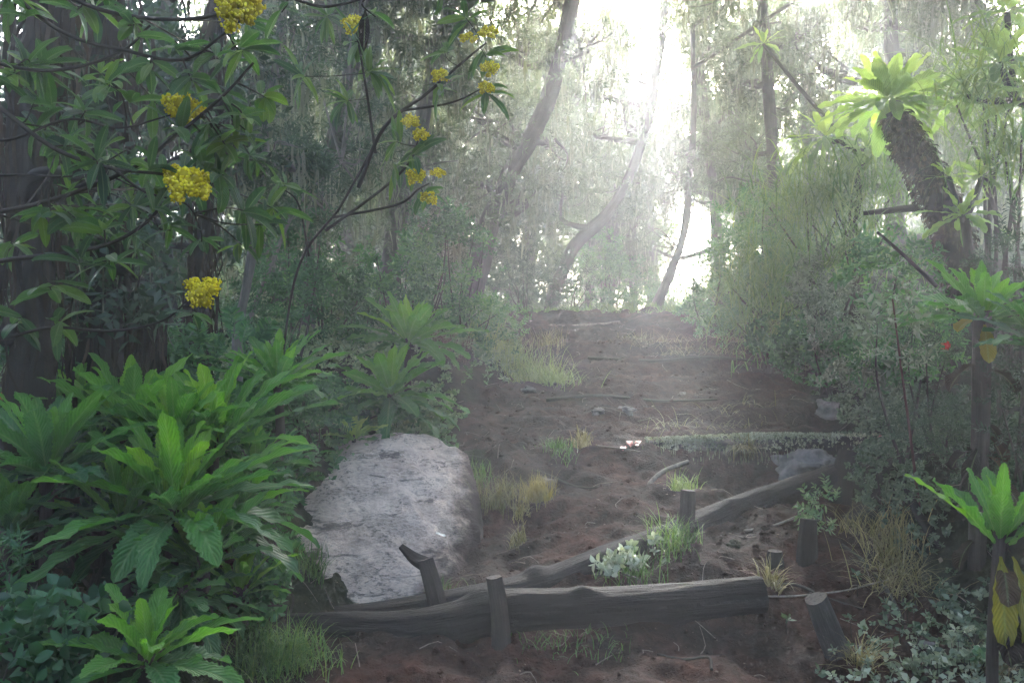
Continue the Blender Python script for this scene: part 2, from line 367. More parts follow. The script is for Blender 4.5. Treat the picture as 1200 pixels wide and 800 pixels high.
# ------------------------------------------------------------------ leaves
def big_leaf(mb, base, az, elev, L, W, curl=.6, fold=.35, teeth=.07, tint=.5, nseg=18, wave=.05, roll=0., a=.9, b=.5, stalk=.12, mi=0, twist=0., seed=None):
    t = np.linspace(0, 1, nseg)
    ang = elev - curl * t ** 1.4
    ds = L / (nseg - 1)
    hx = np.concatenate([[0], np.cumsum(np.cos(ang[:-1]) * ds)]); hz = np.concatenate([[0], np.cumsum(np.sin(ang[:-1]) * ds)])
    d = np.array([math.cos(az), math.sin(az), 0.])
    spine = np.asarray(base) + hx[:, None] * d + hz[:, None] * np.array([0, 0, 1.])
    tang = np.cos(ang)[:, None] * d + np.sin(ang)[:, None] * np.array([0, 0, 1.])
    side0 = np.array([-math.sin(az), math.cos(az), 0.])
    nor0 = np.cross(tang, side0[None])
    rl = (roll + twist * t)[:, None]
    side = np.cos(rl) * side0 + np.sin(rl) * nor0; nor = np.cross(tang, side)
    pk = (a / (a + b)) ** a * (b / (a + b)) ** b
    w = W / 2 * np.maximum((np.maximum(t, 1e-4) ** a) * (np.maximum(1 - t, 0) ** b) / pk, stalk * (1 - t))
    s = np.array([-1, -.55, 0, .55, 1.])
    ph = random.random() * 6.3; ph2 = random.random() * 6.3
    tw = np.ones((nseg, 5))
    if teeth:
        z = np.where(np.arange(nseg) % 2 == 0, 1 + teeth, 1 - teeth)
        tw[:, 0] = z; tw[:, 4] = z
    X = s[None] * w[:, None] * tw
    Z = fold * abs(s)[None] * w[:, None] + wave * W * (s ** 2)[None] * ((np.sin(t * 15 + ph) + .6 * np.sin(t * 37 + ph2))[:, None] * (s > 0)[None] + (np.sin(t * 13 + ph2) + .6 * np.sin(t * 33 + ph))[:, None] * (s < 0)[None])
    pts = spine[:, None] + X[..., None] * side[:, None] + Z[..., None] * nor[:, None]
    mb.grid(pts, None, tint, False, mi)
    return spine[-1]

def rosette(mb, c, n, L, W, e0=82, e1=-5, curl=.8, tint0=.95, tint1=.15, teeth=.07, lean=(0, 0), spread=.03, az0=None, a=.85, b=.6, fold=.35, jit=.18, mi=0):
    ga = 2.399963; az0 = random.random() * 6.28 if az0 is None else az0
    for i in range(n):
        u = (i + .5) / n
        az = az0 + i * ga + random.gauss(0, .12)
        el = math.radians(e0 + (e1 - e0) * u ** .85) + random.gauss(0, jit * .6)
        l = L * (.62 + .48 * min(1, u * 1.7)) * (1 - .16 * max(0, u - .7) / .3) * random.uniform(.86, 1.1)
        w = W * (.70 + .35 * min(1, u * 1.6)) * random.uniform(.85, 1.12)
        base = np.asarray(c) + np.array([math.cos(az) * spread * u, math.sin(az) * spread * u, -.10 * L * u])
        el += lean[0] * math.cos(az) + lean[1] * math.sin(az)
        tt = tint0 + (tint1 - tint0) * u ** .75 + random.gauss(0, .13)
        w *= .68; l *= random.uniform(.9, 1.15)
        big_leaf(mb, base, az, el, l, w, curl * random.uniform(.5, 1.35) * (.45 + .75 * u), fold * random.uniform(.5, 1.3), teeth, float(np.clip(tt, 0, 1)), 38,
                 .10, random.gauss(0, .22), a, b, .14, mi, random.gauss(0, .25))

def rand_rot(n, up=None, upw=0.):
    d = rng.normal(size=(n, 3)); d /= np.linalg.norm(d, axis=1)[:, None]
    return d
def basis(D, spin=None):
    """rotation matrices whose x axis is D"""
    n = len(D); D = D / (np.linalg.norm(D, axis=1)[:, None] + 1e-9)
    ref = np.tile(np.array([0, 0, 1.]), (n, 1)); par = abs(D[:, 2]) > .97; ref[par] = (0, 1, 0)
    S = np.cross(ref, D); S /= np.linalg.norm(S, axis=1)[:, None]
    U = np.cross(D, S)
    if spin is None: spin = rng.uniform(0, 2 * PI, n)
    c, s = np.cos(spin)[:, None], np.sin(spin)[:, None]
    S2 = c * S + s * U; U2 = -s * S + c * U
    return np.stack([D, S2, U2], -1)
def sprig_tpl(kind, seed=0):
    """leaf quads of one twig along +x, unit length: verts (k*4,3), k leaves"""
    r = np.random.default_rng(seed); out = []; hi = kind.endswith('_fine'); kind = kind.replace('_fine', '')
    def leaf(p, d, l, w, droop=.15):
        d = d / np.linalg.norm(d); s = np.cross(d, [0, 0, 1.]); s = s / (np.linalg.norm(s) + 1e-6); nrm = np.cross(s, d)
        rl = r.normal(0, .5); s = s * math.cos(rl) + nrm * math.sin(rl)
        if hi:
            f = nrm * w * .18
            out.append([p, p + d * l * .30 + s * w * .46 + f, p + d * l * .68 + s * w * .40 + f - nrm * droop * l * .4, p + d * l - nrm * droop * l, p + d * l * .68 - s * w * .40 + f - nrm * droop * l * .4, p + d * l * .30 - s * w * .46 + f])
            return
        out.append([p, p + d * l * .5 + s * w * .5, p + d * l - nrm * droop * l, p + d * l * .5 - s * w * .5])
    if kind == 'heath':      # feathery: many narrow needles
        for i in range(22):
            x = .08 + .92 * i / 21; a = i * 2.4
            leaf(np.array([x, 0, 0]), np.array([.75, math.cos(a), math.sin(a)]) + r.normal(0, .15, 3), r.uniform(.22, .36), r.uniform(.05, .08))
    elif kind == 'broad':
        for i in range(10):
            x = .1 + .9 * i / 9; a = i * 2.4
            leaf(np.array([x, 0, 0]), np.array([.6, math.cos(a), math.sin(a)]) + r.normal(0, .15, 3), r.uniform(.38, .55), r.uniform(.15, .22))
    elif kind == 'pinnate':  # fern-like flat frond
        for i in range(13):
            x = .1 + .9 * i / 12; l = .45 * math.sin(.35 + 2.5 * (1 - i / 12) ** .9) + .05
            for sg in (1, -1): leaf(np.array([x, 0, -.25 * x * x]), np.array([.55, sg * 1., -.12]) + r.normal(0, .08, 3), l, .11)
    elif kind == 'round':
        for i in range(7):
            a = i * 2.4; x = .1 + .5 * i / 6
            leaf(np.array([x, 0, 0]), np.array([.35, math.cos(a), math.sin(a)]) + r.normal(0, .12, 3), r.uniform(.55, .75), r.uniform(.34, .46), .1)
    elif kind == 'blade':
        for i in range(9):
            leaf(np.array([0, 0, 0]), np.array([1, r.normal(0, .45), r.normal(0, .45)]), r.uniform(.7, 1.15), r.uniform(.05, .07), .3)
    return np.array(out).reshape(-1, 3)
TPL = {k: [sprig_tpl(k, s) for s in range(4)] for k in ('heath', 'broad', 'pinnate', 'round', 'blade', 'broad_fine', 'round_fine')}
def sprigs(mb, pos, D, size, kind, tint, mi=0, spin=None):
    """many twigs at once"""
    n = len(pos)
    if n == 0: return
    size = np.broadcast_to(size, (n,)); tint = np.broadcast_to(tint, (n,))
    which = rng.integers(0, 4, n)
    for w in range(4):
        m = which == w
        if not m.any(): continue
        T = TPL[kind][w]; c6 = 6 if kind.endswith('_fine') else 4; k = len(T) // c6
        R = basis(D[m], None if spin is None else np.broadcast_to(spin, (n,))[m])
        V = pos[m][:, None] + size[m][:, None, None] * np.einsum('nij,kj->nki', R, T)
        nn = m.sum()
        f = np.arange(nn * k * c6).reshape(-1, c6)
        if c6 == 6: f = np.stack([f[:, :4], f[:, [0, 3, 4, 5]]], 1).reshape(-1, 4)
        tt = np.repeat(np.clip(tint[m][:, None] + rng.normal(0, .14, (nn, k)), 0, 1), c6)
        mb.add(V.reshape(-1, 3), f, np.tile(np.array([[.5, 0], [1, .5], [.5, 1], [0, .5]] if c6 == 4 else [[.5, 0], [1, .3], [1, .7], [.5, 1], [0, .7], [0, .3]]), (nn * k, 1)), tt, mi)
def clump_pts(c, r, n, thr=-.15, shell=.35, sc_=1.6, seed=0):
    """points in an ellipsoid, thinned by noise so gaps stay"""
    out = []
    while sum(map(len, out)) < n:
        d = rng.normal(size=(n * 3, 3)); d /= np.linalg.norm(d, axis=1)[:, None]
        q = d * (rng.uniform(shell ** 3, 1, n * 3) ** (1 / 3))[:, None]
        p = np.asarray(c) + q * np.asarray(r)
        k = fbm(p[:, 0] * sc_ + p[:, 1] * .7 + seed, p[:, 2] * sc_ + p[:, 1] * .5, 200 + seed, 3) > thr
        out.append(np.hstack([p[k], q[k]]))
        if len(out) > 12: break
    o = np.vstack(out)[:n]
    return o[:, :3], o[:, 3:]
def strands(mb, pos, length, width, tint, mi=0, sway=.12, nseg=5):
    """hanging ribbons of lichen"""
    n = len(pos); length = np.broadcast_to(length, (n,)); width = np.broadcast_to(width, (n,))
    az = rng.uniform(0, 2 * PI, n); S = np.stack([np.cos(az), np.sin(az), 0 * az], -1)
    t = np.linspace(0, 1, nseg)
    off = np.cumsum(rng.normal(0, sway, (n, nseg, 2)), 1) * length[:, None, None] * .35
    off -= off[:, :1]
    ctr = pos[:, None] + np.concatenate([off, -(t[None] * length[:, None])[..., None]], -1)
    w = width[:, None] * (np.sin(.5 + t * 2.5) + .12)[None] * rng.uniform(.4, 1.3, (n, nseg))
    A = ctr + S[:, None] * w[..., None]; B = ctr - S[:, None] * w[..., None]
    V = np.stack([A, B], 2).reshape(-1, 3)
    base = (np.arange(n) * nseg * 2)[:, None] + np.arange(nseg - 1)[None] * 2
    f = np.stack([base, base + 1, base + 3, base + 2], -1).reshape(-1, 4)
    mb.add(V, f, np.full((len(V), 2), .3), np.repeat(np.clip(np.broadcast_to(tint, (n,)) + rng.normal(0, .15, n), 0, 1), nseg * 2), mi)
def blades(mb, pos, az, elev, L, W, curl, tint, mi=0, nseg=6):
    """arching grass blades, vectorised"""
    n = len(pos)
    t = np.linspace(0, 1, nseg)
    L, W, curl, elev, tint = [np.broadcast_to(q, (n,)) for q in (L, W, curl, elev, tint)]
    ang = elev[:, None] - curl[:, None] * t[None] ** 1.3
    ds = (L / (nseg - 1))[:, None]
    hx = np.concatenate([np.zeros((n, 1)), np.cumsum(np.cos(ang[:, :-1]) * ds, 1)], 1)
    hz = np.concatenate([np.zeros((n, 1)), np.cumsum(np.sin(ang[:, :-1]) * ds, 1)], 1)
    ctr = pos[:, None] + np.stack([hx * np.cos(az)[:, None], hx * np.sin(az)[:, None], hz], -1)
    S = np.stack([-np.sin(az), np.cos(az), 0 * az], -1)
    w = W[:, None] * (1 - t[None] ** 2) * .5 + .0004
    V = np.stack([ctr + S[:, None] * w[..., None], ctr - S[:, None] * w[..., None]], 2).reshape(-1, 3)
    base = (np.arange(n) * nseg * 2)[:, None] + np.arange(nseg - 1)[None] * 2
    f = np.stack([base, base + 1, base + 3, base + 2], -1).reshape(-1, 4)
    mb.add(V, f, np.full((len(V), 2), .3), np.repeat(np.clip(tint + rng.normal(0, .15, n), 0, 1), nseg * 2), mi)
# ------------------------------------------------------------------ setting: ground and trail
def axis(parts):
    out = [parts[0][0]]
    for a, b, st in parts:
        k = max(1, int(round((b - a) / st))); out += list(np.linspace(a, b, k + 1)[1:])
    return np.array(out)
gx = axis([(-45, -12, 3), (-12, -4, .25), (-4, -1.3, .06), (-1.3, 3.2, .026), (3.2, 6, .07), (6, 14, .3), (14, 45, 3)])
gy = axis([(-12, 2.4, .6), (2.4, 3.3, .08), (3.3, 8.5, .026), (8.5, 15, .05), (15, 24, .3), (24, 60, 2)])
GX, GY = np.meshgrid(gx, gy)
GZ = H(GX.ravel(), GY.ravel()).reshape(GX.shape)
xl_, xr_ = trail_edges(GY)
wobble = .16 * fbm(GX * 1.1, GY * 1.1, 3, 3) + .12 * fbm(GX * 5, GY * 5, 8, 3)
sd = np.maximum(xl_ - GX, GX - xr_) + wobble
onpath = (1 - sstep(-.06, .22, sd)) * (1 - sstep(14.6, 15.6, GY))
ny, nx = GX.shape
idx = np.arange(ny * nx).reshape(ny, nx)
quads = np.stack([idx[:-1, :-1], idx[:-1, 1:], idx[1:, 1:], idx[1:, :-1]], -1).reshape(-1, 4)
face_on = onpath.ravel()[quads].mean(1) > .5
allv = np.stack([GX, GY, GZ], -1).reshape(-1, 3)
for nm, sel in (('ground', ~face_on), ('trail', face_on)):
    q = quads[sel]; used, inv = np.unique(q.ravel(), return_inverse=True)
    mb = MB(); mb.add(allv[used], inv.reshape(-1, 4), allv[used][:, :2])
    ob = mb.build(nm, M['soil'], extra={'trail': onpath.ravel()[used]})
    tag(ob, 'bare dark brown soil of the trodden uphill trail' if nm == 'trail' else 'forest floor of dark humus rising on both sides of the trail', nm, kind='structure')

# ------------------------------------------------------------------ boulder in the trail
def blob(mb, c, r, rot=0., seed=0, amp=.12, res=(40, 64), flat=.25, top=.0):
    u = np.linspace(0, PI, res[0]); v = np.linspace(0, 2 * PI, res[1], endpoint=False)
    U_, V_ = np.meshgrid(u, v, indexing='ij')
    d = np.stack([np.sin(U_) * np.cos(V_), np.sin(U_) * np.sin(V_), np.cos(U_)], -1)
    e = np.sign(d) * abs(d) ** .8
    k = np.zeros(U_.shape)
    for i in range(res[0]):
        for j in range(res[1]):
            p = Vector(d[i, j]) * 1.3 + Vector((seed * 3.1, seed, 0))
            k[i, j] = mnoise.fractal(p, .9, 2.1, 5) * amp + amp * .5 * mnoise.noise(p * 5) * .4
    q = e * (1 + k)[..., None] * np.asarray(r)
    cs, sn = math.cos(rot), math.sin(rot)
    q = np.stack([q[..., 0] * cs - q[..., 1] * sn, q[..., 0] * sn + q[..., 1] * cs, q[..., 2]], -1) + np.asarray(c)
    mb.grid(q, None, .5, True)
    return q, d
# outline of the exposed slab seen from above (x, y) built as a tilted convex slab
def boulder():
    o = thing('boulder', 'large pale grey boulder sloping out of the trail beside the leafy bank', 'boulder', (-.80, 5.6, .25))
    n_r, n_a = 80, 190
    # rim points: picture pixel and distance
    rim = [(352, 655, 5.0), (385, 694, 4.88), (432, 706, 4.86), (492, 700, 4.95), (545, 692, 5.05), (562, 655, 5.4), (564, 611, 5.75), (558, 566, 6.1), (548, 538, 6.4), (500, 512, 6.65), (440, 507, 6.7), (400, 523, 6.5), (368, 552, 6.1), (340, 590, 5.6), (338, 625, 5.25)]
    R = np.array([P(*q) for q in rim]); R = np.vstack([R, R[:1]])
    t = np.linspace(0, len(R) - 1, n_a, endpoint=False); i = t.astype(int); u = (t - i)[:, None]; u = u * u * (3 - 2 * u) * .4 + u * .6
    ring = R[i] * (1 - u) + R[i + 1] * u
    c = P(455, 585, 5.72) + np.array([0, 0, .05])
    rad = np.concatenate([np.linspace(0, 1, n_r - 10), [1.02, 1.04, 1.06, 1.08, 1.10, 1.12, 1.13, 1.14, 1.15, 1.15]])
    pts = np.zeros((n_r, n_a, 3))
    for a_, s in enumerate(rad):
        k = min(s, 1.)
        q = c + (ring - c) * s
        q[:, 2] = c[2] + (ring[:, 2] - c[2]) * k + .075 * (1 - k ** 3.) - max(0, s - 1) * np.where(a_ >= n_r - 10, 2.2, 0) - (0.02 * max(0, a_ - (n_r - 10)))
        pts[a_] = q
    # facets and pits
    for a_ in range(n_r):
        for b_ in range(n_a):
            p = Vector(pts[a_, b_])
            dz = .06 * mnoise.fractal(p * 1.7, .9, 2.1, 4) + .022 * mnoise.fractal(p * 8, .8, 2.2, 4)
            st = 2.2 * mnoise.noise(Vector((p[0] * 2.2 + p[1] * .8, p[1] * 1.6 - p[0], 3.)))
            dz += .045 * (math.floor(st) + min(1., (st - math.floor(st)) * 4)) * .5
            dz -= .018 * max(0, 1 - abs(mnoise.noise(p * 1.5 + Vector((4, 8, 2)))) * 14)
            pts[a_, b_, 2] += dz
    mb = MB(); mb.grid(pts, None, .5, True)
    X = pts.reshape(-1, 3)
    px = X[:, 0] / X[:, 1] * F + 600; py = 400 - (X[:, 2] - 1.5) / X[:, 1] * F
    rr = np.repeat(rad, n_a)
    dirt = sstep(-.70, -.22, X[:, 0] - .12 * (X[:, 1] - 5.5)) * .8 + .2 * sstep(.8, 1., rr)
    moss = .75 * sstep(.90, 1.03, rr) * sstep(-.55, -1.1, X[:, 0] - .0) + .35 * sstep(.95, 1.05, rr)
    mb.build('stone', M['rock'], o, extra={'dirt': dirt, 'moss': moss})
    return o
boulder()

def stone(px, py, rx, label, d=None, sq=.5, mat='stone', seed=1):
    p = G(px, py) if d is None else P(px, py, d)
    r = rx / F * p[1]
    mb = MB(); blob(mb, p + np.array([0, 0, -.28 * r * sq]), (r, r * .8, r * sq), seed * .7, seed, .5, (22, 34))
    ob = mb.build('stone', M[mat], origin=p); tag(ob, label, 'stone')
stone(700, 484, 9, 'small pale stone half buried in the middle of the trail', sq=.6, seed=2)
stone(733, 481, 13, 'flat pale stone set in the trail below the dry grass', sq=.4, seed=3)
stone(970, 487, 17, 'pale stone standing at the right trail edge above the mossy log', sq=1.2, seed=4)
stone(620, 458, 8, 'pale stone at the foot of the grassy bank edge', sq=.6, seed=5)
stone(800, 462, 6, 'little stone on the dark upper trail', sq=.6, seed=6)
stone(1090, 757, 9, 'grey pebble beside the white-leaved herbs at lower right', sq=.6, seed=7)
stone(947, 548, 42, 'frosted grey rock under the right end of the mossy log', d=6.75, sq=.55, seed=8)
stone(560, 540, 50, 'brown earthy rock behind the boulder', d=6.75, sq=.35, seed=9, mat='soil')
stone(640, 566, 12, 'little clod stone in the dark step below the mossy log', sq=.6, seed=12)
stone(860, 640, 8, 'small dark clod between the two near logs', sq=.7, seed=13, mat='soil')

# ------------------------------------------------------------------ logs, stakes
def log(name, label, ctrl, radii, mat, seed, seg=40, n=110, knots=None, squash=1., rough=.10):
    mb = MB(); tube(mb, ctrl, radii, n, seg, rough * 1.3, 2.6, True, .5, 0, 1, squash, seed, knots)
    ob = mb.build(name, [M[mat], M['endgrain']], origin=np.mean(ctrl, axis=0)); return tag(ob, label, 'log')
log('fallen_log', 'thick dark bowed log lying across the trail in front', [P(332, 733, 4.42), P(390, 737, 4.36), P(470, 742, 4.30), P(530, 733, 4.30), P(600, 716, 4.33), P(680, 712, 4.40), P(790, 705, 4.46), P(892, 696, 4.52)],
    [.060, .082, .105, .105, .105, .096, .098, .094], 'log', 3, knots=[(.42, 4.2, .9), (.62, 5.0, .6), (.8, 1.0, .8)])
log('fallen_log', 'long grey split log climbing from the boulder to the right bank', [P(392, 722, 4.56), P(470, 716, 4.62), P(560, 702, 4.74), P(640, 684, 4.92), P(705, 660, 5.06), P(780, 632, 5.35), P(860, 598, 5.72), P(930, 574, 6.0), P(985, 553, 6.25)],
    [.055, .07, .08, .09, .095, .085, .088, .085, .075], 'log_grey', 6, knots=[(.3, 4.5, .8), (.7, 5.2, .7)])
log('fallen_log', 'thin split plank of log lying along the climbing grey log', [P(806, 611, 5.66), P(870, 588, 5.9), P(930, 567, 6.1), P(978, 549, 6.3)], [.035, .045, .045, .03], 'log_grey', 9, seg=20, n=50, squash=.7)
o = thing('mossy_log', 'frosty moss-covered log lying across the trail at the step', 'log', P(890, 520, 6.9))
mb = MB(); ctr = [P(738, 524, 6.95), P(800, 523, 6.92), P(880, 519, 6.9), P(960, 519, 6.9), P(1042, 520, 6.85)]
path = tube(mb, ctr, [.045, .06, .068, .06, .045], 90, 24, .12, 2, True, .5, 0, 0, 1., 12)
mb.build('log_wood', M['log_grey'], o)
mb = MB()
for k in range(4200):
    u = min(.99, max(.08, abs(rng.normal(.42, .26)))); p = path[int(u * 89)]; a = rng.normal(1.35, .75)
    if fbm(np.array([u * 14.]), np.array([.3]), 77, 2)[0] + rng.normal(0, .22) < -.18: continue
    q = p + np.array([0, -math.cos(a) * .062, math.sin(a) * .066])
    big = rng.uniform(.011, .030)
    sprigs(mb, q[None], np.array([[rng.normal(0, .6), -math.cos(a) + rng.normal(0, .4), math.sin(a) - .2]]), big, 'round', np.array([rng.uniform(.2, 1.)])) if k % 4 else strands(mb, q[None], rng.uniform(.015, .06), .003, rng.uniform(.3, .9))
# moss hanging down over the bank under the log
for k in range(240):
    px = rng.normal(862, 44); py = rng.uniform(520, 520 + 45 * math.exp(-((px - 850) / 60) ** 2) + 12)
    q = P(px, py, 6.78 + rng.normal(0, .03))
    strands(mb, q[None], rng.uniform(.02, .13) * rng.uniform(.3, 1), .0035, rng.uniform(.1, .6))
mb.build('moss', M['moss'], o)

def stake(ctrl, radii, label, seed, mat='stake', name='wooden_stake', grass=0):
    mb = MB(); tube(mb, ctrl, radii, 44, 28, .32, 2.6, True, .5, 0, 1, 1., seed)
    ob = mb.build(name, [M[mat], M['endgrain']], origin=ctrl[-1]); return tag(ob, label, 'stake')
stake([P(578, 676, 4.14), P(584, 720, 4.14), P(588, 790, 4.15)], [.036, .042, .052], 'upright stake in front of the bowed log, holding it', 21)
stake([P(498, 655, 4.62), P(508, 690, 4.60), P(516, 730, 4.6)], [.040, .045, .05], 'short stake behind the bowed log against the boulder', 22)
stake([P(470, 640, 4.72), P(486, 654, 4.68), P(500, 662, 4.64)], [.016, .032, .04], 'broken dark stub leaning on the boulder face', 23, 'bark_dark', 'broken_stub')
stake([P(806, 574, 5.40), P(804, 605, 5.39), P(802, 650, 5.38)], [.045, .048, .055], 'stake in front of the climbing grey log, above the white-leaved plant', 24)
stake([P(948, 608, 5.05), P(946, 645, 5.03), P(944, 700, 5.0)], [.045, .056, .062], 'dark stubby stake standing right of the bowed log end', 25, 'bark_dark')
stake([P(993, 528, 6.2), P(988, 550, 6.18), P(984, 590, 6.15)], [.062, .07, .075], 'dark stump at the upper end of the climbing grey log', 26, 'bark_dark', 'tree_stump')
stake([P(957, 700, 4.06), P(971, 735, 4.08), P(986, 772, 4.10), P(998, 806, 4.12)], [.054, .058, .062, .068], 'leaning weathered stake with a cut top at lower right', 27, 'stake_grey')
stake([P(908, 645, 4.95), P(908, 660, 4.95), P(908, 678, 4.94)], [.038, .05, .055], 'tiny rotten stump left of the dark stubby stake', 28, 'bark_dark', 'tree_stump')
stake([P(611, 543, 6.55), P(613, 556, 6.53), P(616, 580, 6.5)], [.045, .05, .06], 'small worn stub in the soil right of the boulder', 29, 'stake', 'tree_stump')

def stick(name, label, cat, ctrl, r0, r1, mat, n=40, seg=8, rough=.15, seed=0):
    mb = MB(); tube(mb, ctrl, [r0, r1], n, seg, rough, 0, True, .5, 0, 0, 1., seed)
    return tag(mb.build(name, M[mat], origin=ctrl[0]), label, cat)
stick('exposed_root', 'pale curved root looping out of the soil below the mossy log', 'root', [P(806, 541, 6.3), P(778, 552, 6.2), P(760, 570, 6.1), P(767, 590, 6.0), P(785, 603, 5.85), P(800, 608, 5.75)], .020, .013, 'twig_pale', seed=4)
stick('dead_branch', 'straight grey stick poking out beside the slanting shaggy trunk', 'branch', [P(1012, 250, 8.0), P(1040, 247, 7.9), P(1078, 243, 7.8)], .020, .036, 'bark')
stick('dead_branch', 'thin dark stick leaning below the slanting shaggy trunk', 'branch', [P(1028, 272, 6.6), P(1060, 300, 6.5), P(1098, 336, 6.4)], .010, .016, 'bark_dark')
stick('dead_branch', 'thin twig lying on soil at the bottom of the trail', 'branch', [P(770, 766, 4.05), P(800, 772, 4.02), P(830, 770, 3.98), P(834, 784, 3.9)], .006, .008, 'twig')
stick('dead_branch', 'bare dark branch sloping down the right bank', 'branch', [P(1060, 565, 5.25), P(1075, 600, 5.1), P(1100, 640, 5.0), P(1128, 668, 4.9)], .022, .03, 'bark_dark')
stick('dead_branch', 'pale twig running along the soil beside the leaning stake', 'branch', [G(890, 708) + [0, 0, .02], G(930, 706) + [0, 0, .03], G(990, 700) + [0, 0, .03], G(1040, 690) + [0, 0, .03]], .006, .004, 'twig_pale')
stick('dead_branch', 'pale twig lying under the climbing grey log', 'branch', [P(872, 622, 5.4), P(905, 616, 5.42), P(935, 604, 5.45), P(950, 594, 5.5)], .010, .006, 'twig_pale')
stick('dead_branch', 'pale twig on the trail left of the mossy log', 'branch', [G(700, 528) + [0, 0, .02], G(735, 532) + [0, 0, .03], P(770, 533, 6.8)], .007, .006, 'twig_pale')
stick('dead_branch', 'pale thin log lying across the trail crest', 'branch', [P(610, 388, 12.2), P(650, 384, 12.3), P(700, 381, 12.5), P(726, 378, 12.7)], .03, .03, 'twig_pale')

for i, (lab, pts, r) in enumerate((('dark root crossing the upper trail', [(640, 470), (700, 466), (770, 474), (840, 470)], .022), ('thin root snaking over the soil right of the boulder', [(590, 560), (630, 556), (680, 572), (730, 568)], .014),
        ('dark root edging a step below the crest', [(690, 420), (760, 424), (840, 420), (930, 432)], .026), ('root running down the soil beside the leaning stake', [(880, 690), (930, 688), (965, 700), (1010, 716)], .012), ('gnarled root at the foot of the right bank', [(985, 640), (1010, 660), (1040, 700), (1060, 735)], .018))):
    stick('exposed_root', lab, 'root', [G(*q) + [0, 0, r * .3] for q in pts], r, r * .5, 'bark', seed=40 + i)
# litter pieces
mb = MB(); p = G(736, 527)
for k in range(7):
    big_leaf(mb, p + np.array([rng.normal(0, .03), rng.normal(0, .02), .012]), rng.uniform(0, 6), rng.uniform(0, .8), .09, .05, .8, .3, 0, .5, 8)
tag(mb.build('wrapper', M['pink'], origin=p), 'crumpled red and pink scrap left of the mossy log', 'wrapper')
mb = MB(); p = G(1028, 520) + np.array([0, 0, .05])
big_leaf(mb, p, .2, .3, .16, .06, .8, .3, 0, .5, 10)
tag(mb.build('fallen_leaf', M['pink'], origin=p), 'reddish dead leaf at the right end of the mossy log', 'leaf')
mb = MB(); p = P(510, 628, 5.4) + np.array([0, 0, .012]); big_leaf(mb, p - np.array([.06, 0, -.01]), -.35, 0, .14, .04, .25, .3, 0, .5, 10)
tag(mb.build('fallen_leaf', M['white_leaf'], origin=p), 'bleached white leaf lying on the boulder', 'leaf')

# ------------------------------------------------------------------ rosette plants (giant lobelia)
def rosette_plant(label, px, py, d, n, Lpx, Wpx, mat='rosette', stem_r=.03, dead=0, yellow=0, group=None, lean=(0, 0), cat='rosette plant', e0=87, e1=10, curl=.62, name='giant_rosette', tint=(1., .2), teeth=.10, az0=None, stem_to=None, fold=.35):
    c = P(px, py, d); L = Lpx * .93 / F * d; W = Wpx * .93 / F * d
    gz = h(c[0], c[1] + .04)
    if c[2] < gz + .06: c[2] = gz + .06
    base = np.array([c[0] + random.uniform(-.03, .03), c[1] + .04, gz - .05]) if stem_to is None else np.asarray(stem_to)
    o = thing(name, label, cat, base, group)
    mb = MB(); rosette(mb, c, int(n * 1.45), L, W, e0, e1, curl, tint[0], tint[1], teeth, lean, .04 * L / .4, az0, fold=fold)
    mb.build('leaves', M[mat], o)
    mb = MB(); tube(mb, [base, (base + c) / 2 + np.array([random.gauss(0, .02), 0, 0]), c + np.array([0, 0, .02])], [stem_r * 1.15, stem_r], 14, 10, .2, 0, True, seed=5)
    mb.build('stem', M['bark'], o)
    if dead:
        mb = MB()
        for i in range(dead):
            az = rng.uniform(0, 6.28); u = rng.uniform(.1, .9); q = base + (c - base) * u + np.array([math.cos(az), math.sin(az), 0]) * stem_r
            big_leaf(mb, q, az, rng.uniform(-.9, -.2), L * rng.uniform(.4, .75), W * .7, 1.0, .5, .05, rng.uniform(0, 1), 10, .12)
        mb.build('dead_leaf_skirt', M['dead_leaf'], o)
    return o, c, L, W
RG = 'giant rosette plants on the left bank'
# foreground mass, left
rosette_plant('big bright green rosette at the heart of the left foreground clump', 205, 590, 4.0, 34, 165, 46, group=RG, dead=6, e1=-20)
rosette_plant('toothed rosette at the right side of the left foreground clump', 236, 655, 3.85, 24, 100, 34, group=RG, lean=(.15, 0))
rosette_plant('tall rosette at the top of the left foreground clump', 155, 500, 4.5, 26, 120, 36, group=RG, dead=4)
rosette_plant('rosette with pale arching leaves at the top right of the foreground clump', 250, 515, 4.6, 28, 130, 36, group=RG, lean=(.2, 0))
rosette_plant('low rosette at the bottom left of the frame', 172, 770, 3.15, 17, 118, 42, group=RG, e1=-5, curl=.9, fold=.45)
rosette_plant('dark rosette on a bare stalk at the left frame edge', 55, 545, 3.9, 26, 125, 38, group=RG, dead=8, tint=(.8, .05))
rosette_plant('rosette behind the clump at the left frame edge', 8, 620, 3.7, 18, 110, 34, group=RG, tint=(.7, .05))
rosette_plant('rosette with drooping leaves below the big bright one', 212, 690, 3.7, 20, 98, 36, group=RG, tint=(.6, .05), e0=50, e1=-45)
rosette_plant('rosette beside the pale boulder, a leaf or two reaching over it', 276, 598, 4.6, 20, 84, 24, group=RG, tint=(.7, .15))
rosette_plant('rosette between the foreground clump and the far pair', 300, 548, 5.3, 20, 80, 22, group=RG, tint=(.7, .15))
rosette_plant('rosette up in the shade at the left end of the clump', 108, 560, 4.4, 24, 110, 34, group=RG, tint=(.7, .1))
rosette_plant('slim upright rosette squeezed in at the left of the big bright one', 142, 610, 3.95, 18, 115, 30, group=RG, e1=30, tint=(1., .4))
rosette_plant('small fresh rosette peeping out above the big bright one', 205, 508, 4.3, 18, 100, 28, group=RG, e1=25, tint=(1., .5))
rosette_plant('upright rosette at the back left of the foreground clump', 85, 498, 4.6, 18, 100, 28, group=RG, e1=25, tint=(.9, .3))
